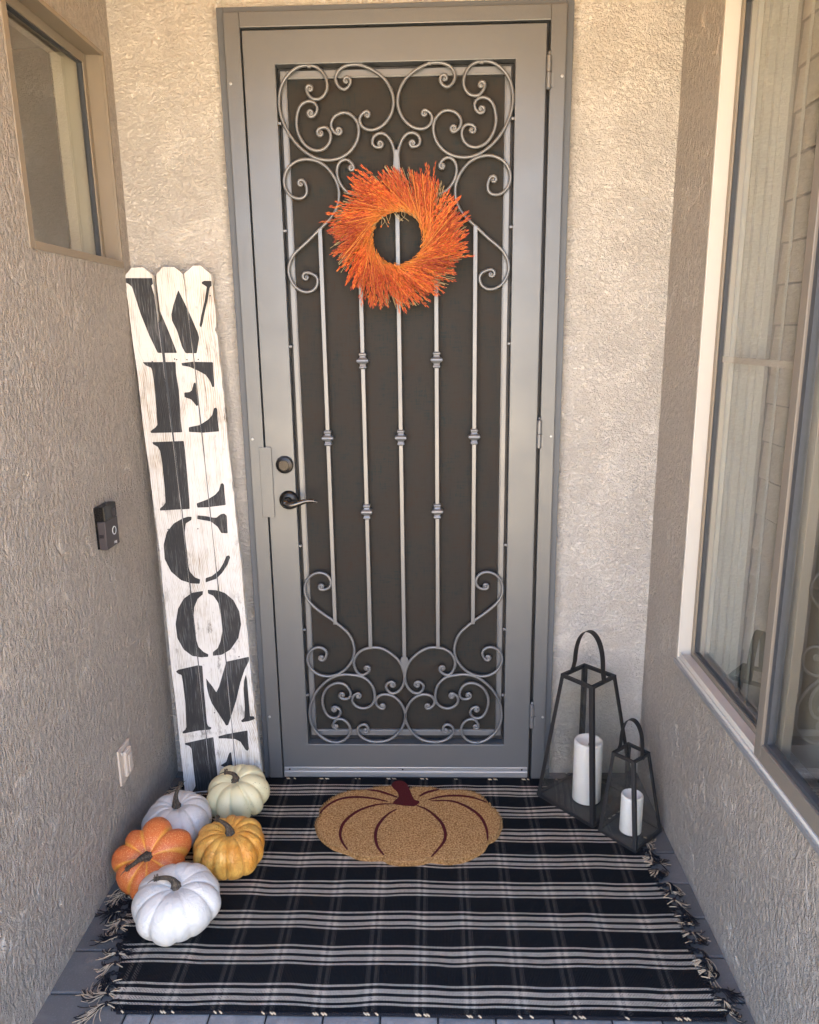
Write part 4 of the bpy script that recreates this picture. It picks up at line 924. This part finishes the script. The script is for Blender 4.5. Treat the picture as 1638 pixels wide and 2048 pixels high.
M['lantern_base'] = plain('dusty_black_base', (.030, .030, .030), .55, .5, 30)
L1b = [(.362, -.108), (.520, -.287), (.700, -.130), (.541, .036)]
zt1 = .47
L1t = [(.430, -.112), (.515, -.208), (.612, -.122), (.525, -.030)]
def c5t(l): return l
lantern('tall black glass lantern standing against the back wall', L1b, L1t, .462, .0145, .056, .150, (-.002, -.010, .0480, .222), 'tall white pillar candle inside the tall lantern')
L2b = [(.534, -.300), (.626, -.408), (.738, -.300), (.644, -.196)]
L2t = [(.574, -.262), (.630, -.320), (.696, -.264), (.642, -.202)]
lantern('small black glass lantern in front of the tall one, beside the right wall', L2b, L2t, .262, .0120, .039, .110, (.000, -.004, .0345, .132), 'short white candle inside the small lantern')

# ------------------------------------------------------------------ rug with tassels
rug = tag(empty('rug', (0, 0, 0)), 'black and cream plaid woven rug with knotted tassels covering the porch floor', 'rug')
RX = lambda y: (-.885+.115*max(0, (-y-.55)/.45)**1.2 + .004*math.sin(y*21), .650+.034*min(1, max(0, (-y-.3)/.6)) + .004*math.sin(y*17))
NX, NY = 170, 120; vs = []; fs = []
def rz(x, y): return .0062 + .0030*noise.noise(Vector((x*7, y*9, 3))) + .0012*math.sin(x*14+y*5)*max(0, noise.noise(Vector((x*2, y*2, 8)))+.3)
for j in range(NY+1):
    y = -.012 - (.978-.012)*j/NY
    a, b_ = RX(y)
    for i in range(NX+1):
        x = a+(b_-a)*i/NX; ye = y + (.006*noise.noise(Vector((x*3, 0, 1)))+.0025*noise.noise(Vector((x*22, 4, 1))))*(1 if j in (0, NY) else max(0, 1-abs(j-NY)/8))
        vs.append((x, ye, rz(x, y)+.0015))
nb_ = len(vs)
vs += [(p[0], p[1], .0008) for p in vs]
st_ = NX+1
fs = [(j*st_+i, j*st_+i+1, (j+1)*st_+i+1, (j+1)*st_+i) for j in range(NY) for i in range(NX)]
for i in range(NX): fs += [(i, i+1, nb_+i+1, nb_+i), (NY*st_+i, nb_+NY*st_+i, nb_+NY*st_+i+1, NY*st_+i+1)]
for j in range(NY): fs += [(j*st_, nb_+j*st_, nb_+(j+1)*st_, (j+1)*st_), (j*st_+NX, (j+1)*st_+NX, nb_+(j+1)*st_+NX, nb_+j*st_+NX)]
m = MB(); m.add(vs, fs); m.build('woven_body', M['rug'], rug, smooth=True)
# selvedge: twisted black cord with cream stitches along both long edges
rg = random.Random(5)
for yv in (-.981, -.009):
    m = MB(); mc = MB(); x = -.765 if yv < -.5 else -.88
    xe = .684 if yv < -.5 else .65
    while x < xe:
        dz = .006*noise.noise(Vector((x*3, 0, 1)))
        m.tube([(x-.003, yv+dz+.005, .004), (x, yv+dz, .0075), (x+.004, yv+dz-.005, .003)], .0026, 6)
        x += .0052
    xq0 = -.2945
    for k in range(-5, 9):
        for off in (.002, .0085, .022, .029):
            xx = xq0+.1225*k+off
            if -.76 < xx < xe-.01 and rg.random() < .8:
                dz = .006*noise.noise(Vector((xx*3, 0, 1)))
                mc = MB(); mc.tube([(xx, yv+dz+.002, .006), (xx+.004, yv+dz-.003, .0092), (xx+.009, yv+dz-.005, .006)], .0021, 6); mc.build('selvedge_stitch', M['yarn_cream'], rug, smooth=True)
    m.build('selvedge_cord', M['yarn_black'], rug, smooth=True)
def tassel(x, y, dirx, ang, n, L_, creamf):
    """a knot and a spray of loose threads"""
    bl, cr = MB(), MB(); ang += rg.gauss(0, .45); sway = rg.gauss(0, 1.0)
    bl.lathe([(.001, -.006), (.0052, -.003), (.0060, 0), (.0045, .004), (.001, .0062)], (x, y, .0095), 10)
    for i in range(n):
        a = ang + rg.gauss(0, .20); l = L_*rg.uniform(.55, 1.1); p = Vector((x, y, .010)); q = [p.copy()]; h = rg.uniform(.004, .012)
        cv = sway + rg.gauss(0, .45)
        for s_ in range(6):
            p = p + Vector((dirx*math.cos(a), math.sin(a), 0))*l/6; a += cv/3
            tt = (s_+1)/6; p.z = .0028 + h*math.sin(math.pi*min(1, tt*1.15))*(1-tt) + (.010-.0028)*(1-tt)**2 + rg.uniform(0, .003)
            q.append(p.copy())
        (cr if rg.random() < creamf else bl).tube(catmull(q, .004), .0009, 5)
    for i in range(5):   # inner ends tying it to the weave
        yy_ = y+rg.uniform(-.020, .020); (cr if rg.random() < creamf else bl).tube(catmull([(x-dirx*.024, yy_, .0075), (x-dirx*.010, (yy_*.5+y*.5), .011), (x, y, .010)], .005), .0013, 5)
    return bl, cr
def side(xf, dirx, yl, label):
    for y, ang, n, L_, cf in yl:
        x = xf(y)+dirx*.012
        bl, cr = tassel(x, y, dirx, ang, n, L_, cf)
        t = bl.build('tassel', M['yarn_black'], rug, smooth=True); cr.build('cream_threads', M['yarn_cream'], t, smooth=True)
left = []; right = []
y = -.965
while y > -.99+.0 or y < -.02:
    cf = .62 if ((y+.965) % .1215) < .055 or ((y+.965) % .1215) > .11 else .08
    left.append((y, rg.uniform(-.9, -.2) if y > -.75 else rg.uniform(-1.5, -.7), rg.randint(20, 30), rg.uniform(.045, .085), cf))
    right.append((y, rg.uniform(-1.2, -.3), rg.randint(15, 22), rg.uniform(.035, .065), cf*.8))
    y += .0300
    if y > -.03: break
side(lambda y: RX(y)[0], -1, left, 'l'); side(lambda y: RX(y)[1], 1, right, 'r')

# ------------------------------------------------------------------ pumpkin-shaped doormat
mat = tag(empty('doormat', (0, 0, 0)), 'brown coir doormat shaped like a pumpkin, lying on the plaid rug before the door', 'doormat')
out = catmull([(x, y, 0) for x, y in MAT['outline']+[MAT['outline'][0]]], .004)[:-1]
b = bmesh.new(); cen = Vector((-.085, -.25, 0)); n = len(out)
rings = []
for sc_, z in ((1.0, .0062), (1.004, .014), (.994, .0225), (.985, .0245)):
    rings.append([b.verts.new(((p.x-cen.x)*sc_+cen.x+rg.uniform(-.0007, .0007), (p.y-cen.y)*sc_+cen.y+rg.uniform(-.0007, .0007), z+rg.uniform(-.0004, .0004))) for p in out])
for a, c in zip(rings, rings[1:]):
    for i in range(n): b.faces.new((a[i], a[(i+1) % n], c[(i+1) % n], c[i]))
b.faces.new(rings[0][::-1]); top = b.faces.new(rings[-1])
bmesh.ops.recalc_face_normals(b, faces=b.faces)
me = bpy.data.meshes.new('coir_pad'); b.to_mesh(me); b.free(); me.materials.append(M['coir']); o = bpy.data.objects.new('coir_pad', me); COL.objects.link(o); o.parent = mat
# short bristles along the rim and over the top
m = MB()
for i in range(n):
    p = out[i]; q = out[(i+1) % n]; nrm = Vector((q.y-p.y, p.x-q.x, 0)).normalized()
    if nrm.dot(p-cen) < 0: nrm = -nrm
    for k in range(4):
        c = p.lerp(q, rg.random()) + nrm*.001; t = Vector((rg.gauss(0, .002), rg.gauss(0, .002), 0))
        m.tube([c+Vector((0, 0, .008)), c+nrm*.0022+t+Vector((0, 0, .0225+rg.uniform(0, .003)))], [.0010, .0007], 3, cap=False)
m.build('rim_bristles', M['coir'], mat)
sp = catmull([(x, y, 0) for x, y in MAT['stem']+[MAT['stem'][0]]], .004)[:-1]
m = MB(); n2 = len(sp); m.add([(p.x, p.y, .0222) for p in sp]+[(p.x, p.y, .0257) for p in sp], [tuple(range(n2, 2*n2))]+[(i, (i+1) % n2, n2+(i+1) % n2, n2+i) for i in range(n2)])
m.build('printed_stem', M['coir_red'], mat)
for ln in MAT['lines']:
    pts = catmull([(x, y, .0247) for x, y in ln], .006); c_ = len(pts); vs = []
    for i, p in enumerate(pts):
        t = i/(c_-1); wd = .0016 + .0030*math.sin(math.pi*min(1, max(0, t)))**.7
        tan = (pts[min(i+1, c_-1)]-pts[max(i-1, 0)]).normalized(); s_ = Vector((-tan.y, tan.x, 0))*wd*1.15
        vs += [p-s_+Vector((0, 0, .0006)), p+s_+Vector((0, 0, .0006)), p+s_*1.05-Vector((0, 0, .002)), p-s_*1.05-Vector((0, 0, .002))]
    m = MB(); m.add(vs, [(i*4+k, i*4+(k+1) % 4, (i+1)*4+(k+1) % 4, (i+1)*4+k) for i in range(c_-1) for k in range(4)])
    m.build('printed_line', M['coir_red'], mat)

# ------------------------------------------------------------------ doorbell and switch on the left wall
bell = tag(empty('video_doorbell', (XL, -.358, 1.058)), 'black video doorbell with a round button, on the left stucco wall beside the sign', 'doorbell')
y0, y1, z0, z1 = -.046, .040, -.066, .060
m = MB(); m.box(.0, .006, y0+.002, y1-.002, z0+.002, z1-.002); m.build('mount', M['bell_black'], bell)
m = MB(); m.box(.0062, .030, y0, y1, z0, z0+.084); m.build('faceplate', M['bell_face'], bell, bevel=.003)
m = MB(); m.box(.0062, .0296, y0+.0006, y1-.0006, z0+.0845, z1); cb = m.build('camera_band', M['bell_black'], bell, bevel=.002)
m = MB(); m.lathe([(.0125, .0294), (.0125, .0306), (.0095, .0312), (.009, .0300), (.001, .0300)], (0, .016, .035), 28, 'X'); m.build('lens', M['bell_face'], cb)
m = MB(); m.lathe([(.0125, .0298), (.0125, .0312), (.0104, .0312), (.0104, .0304)], (0, .008, -.020), 40, 'X'); bt = m.build('button_ring', M['bell_ring'], bell)
m = MB(); m.lathe([(.0100, .0300), (.0098, .0308), (.001, .0309)], (0, .008, -.020), 32, 'X'); m.build('button', M['bell_black'], bell)
m = MB()
for k in range(6): m.box(.010+k*.0022, .0109+k*.0022, y0-.0006, y0+.001, -.030, -.020)
m.build('speaker_slots', M['bell_black'], bell)
def text_mesh(body, size, name, mat_, parent, mw):
    cu = bpy.data.curves.new('txt', 'FONT'); cu.body = body; cu.size = size; cu.extrude = .0002; cu.align_x = 'CENTER'; cu.resolution_u = 4
    t = bpy.data.objects.new('txt', cu); COL.objects.link(t); bpy.context.view_layer.update()
    me = bpy.data.meshes.new_from_object(t.evaluated_get(bpy.context.evaluated_depsgraph_get())); bpy.data.objects.remove(t)
    me.materials.clear(); me.materials.append(mat_); me.transform(mw)
    o = bpy.data.objects.new(name, me); COL.objects.link(o); o.parent = parent; return o
mw = Matrix.Translation((.0303, .010, -.058)) @ Matrix(((0, 0, 1), (1, 0, 0), (0, 1, 0))).to_4x4()
text_mesh('ring', .0125, 'lettering', M['bell_ring'], bell, mw)

sw = tag(empty('switch_plate', (XL, -.392, .310)), 'beige outdoor switch plate low on the left wall above the pumpkins', 'switch')
m = MB(); m.box(0, .007, -.042, .042, -.058, .058); m.build('plate', M['beige_plastic'], sw, bevel=.002)
m = MB(); m.box(.0072, .020, -.022, .024, -.040, .044); m.build('cover', M['beige_plastic'], sw, bevel=.005)
m = MB(); m.box(.0202, .025, -.012, .014, -.026, .030); m.build('rocker', M['beige_plastic'], sw, bevel=.0022)
m = MB(); m.box(.0072, .0125, -.028, -.0225, .036, .046); m.build('latch', M['almond_light'], sw, bevel=.001)
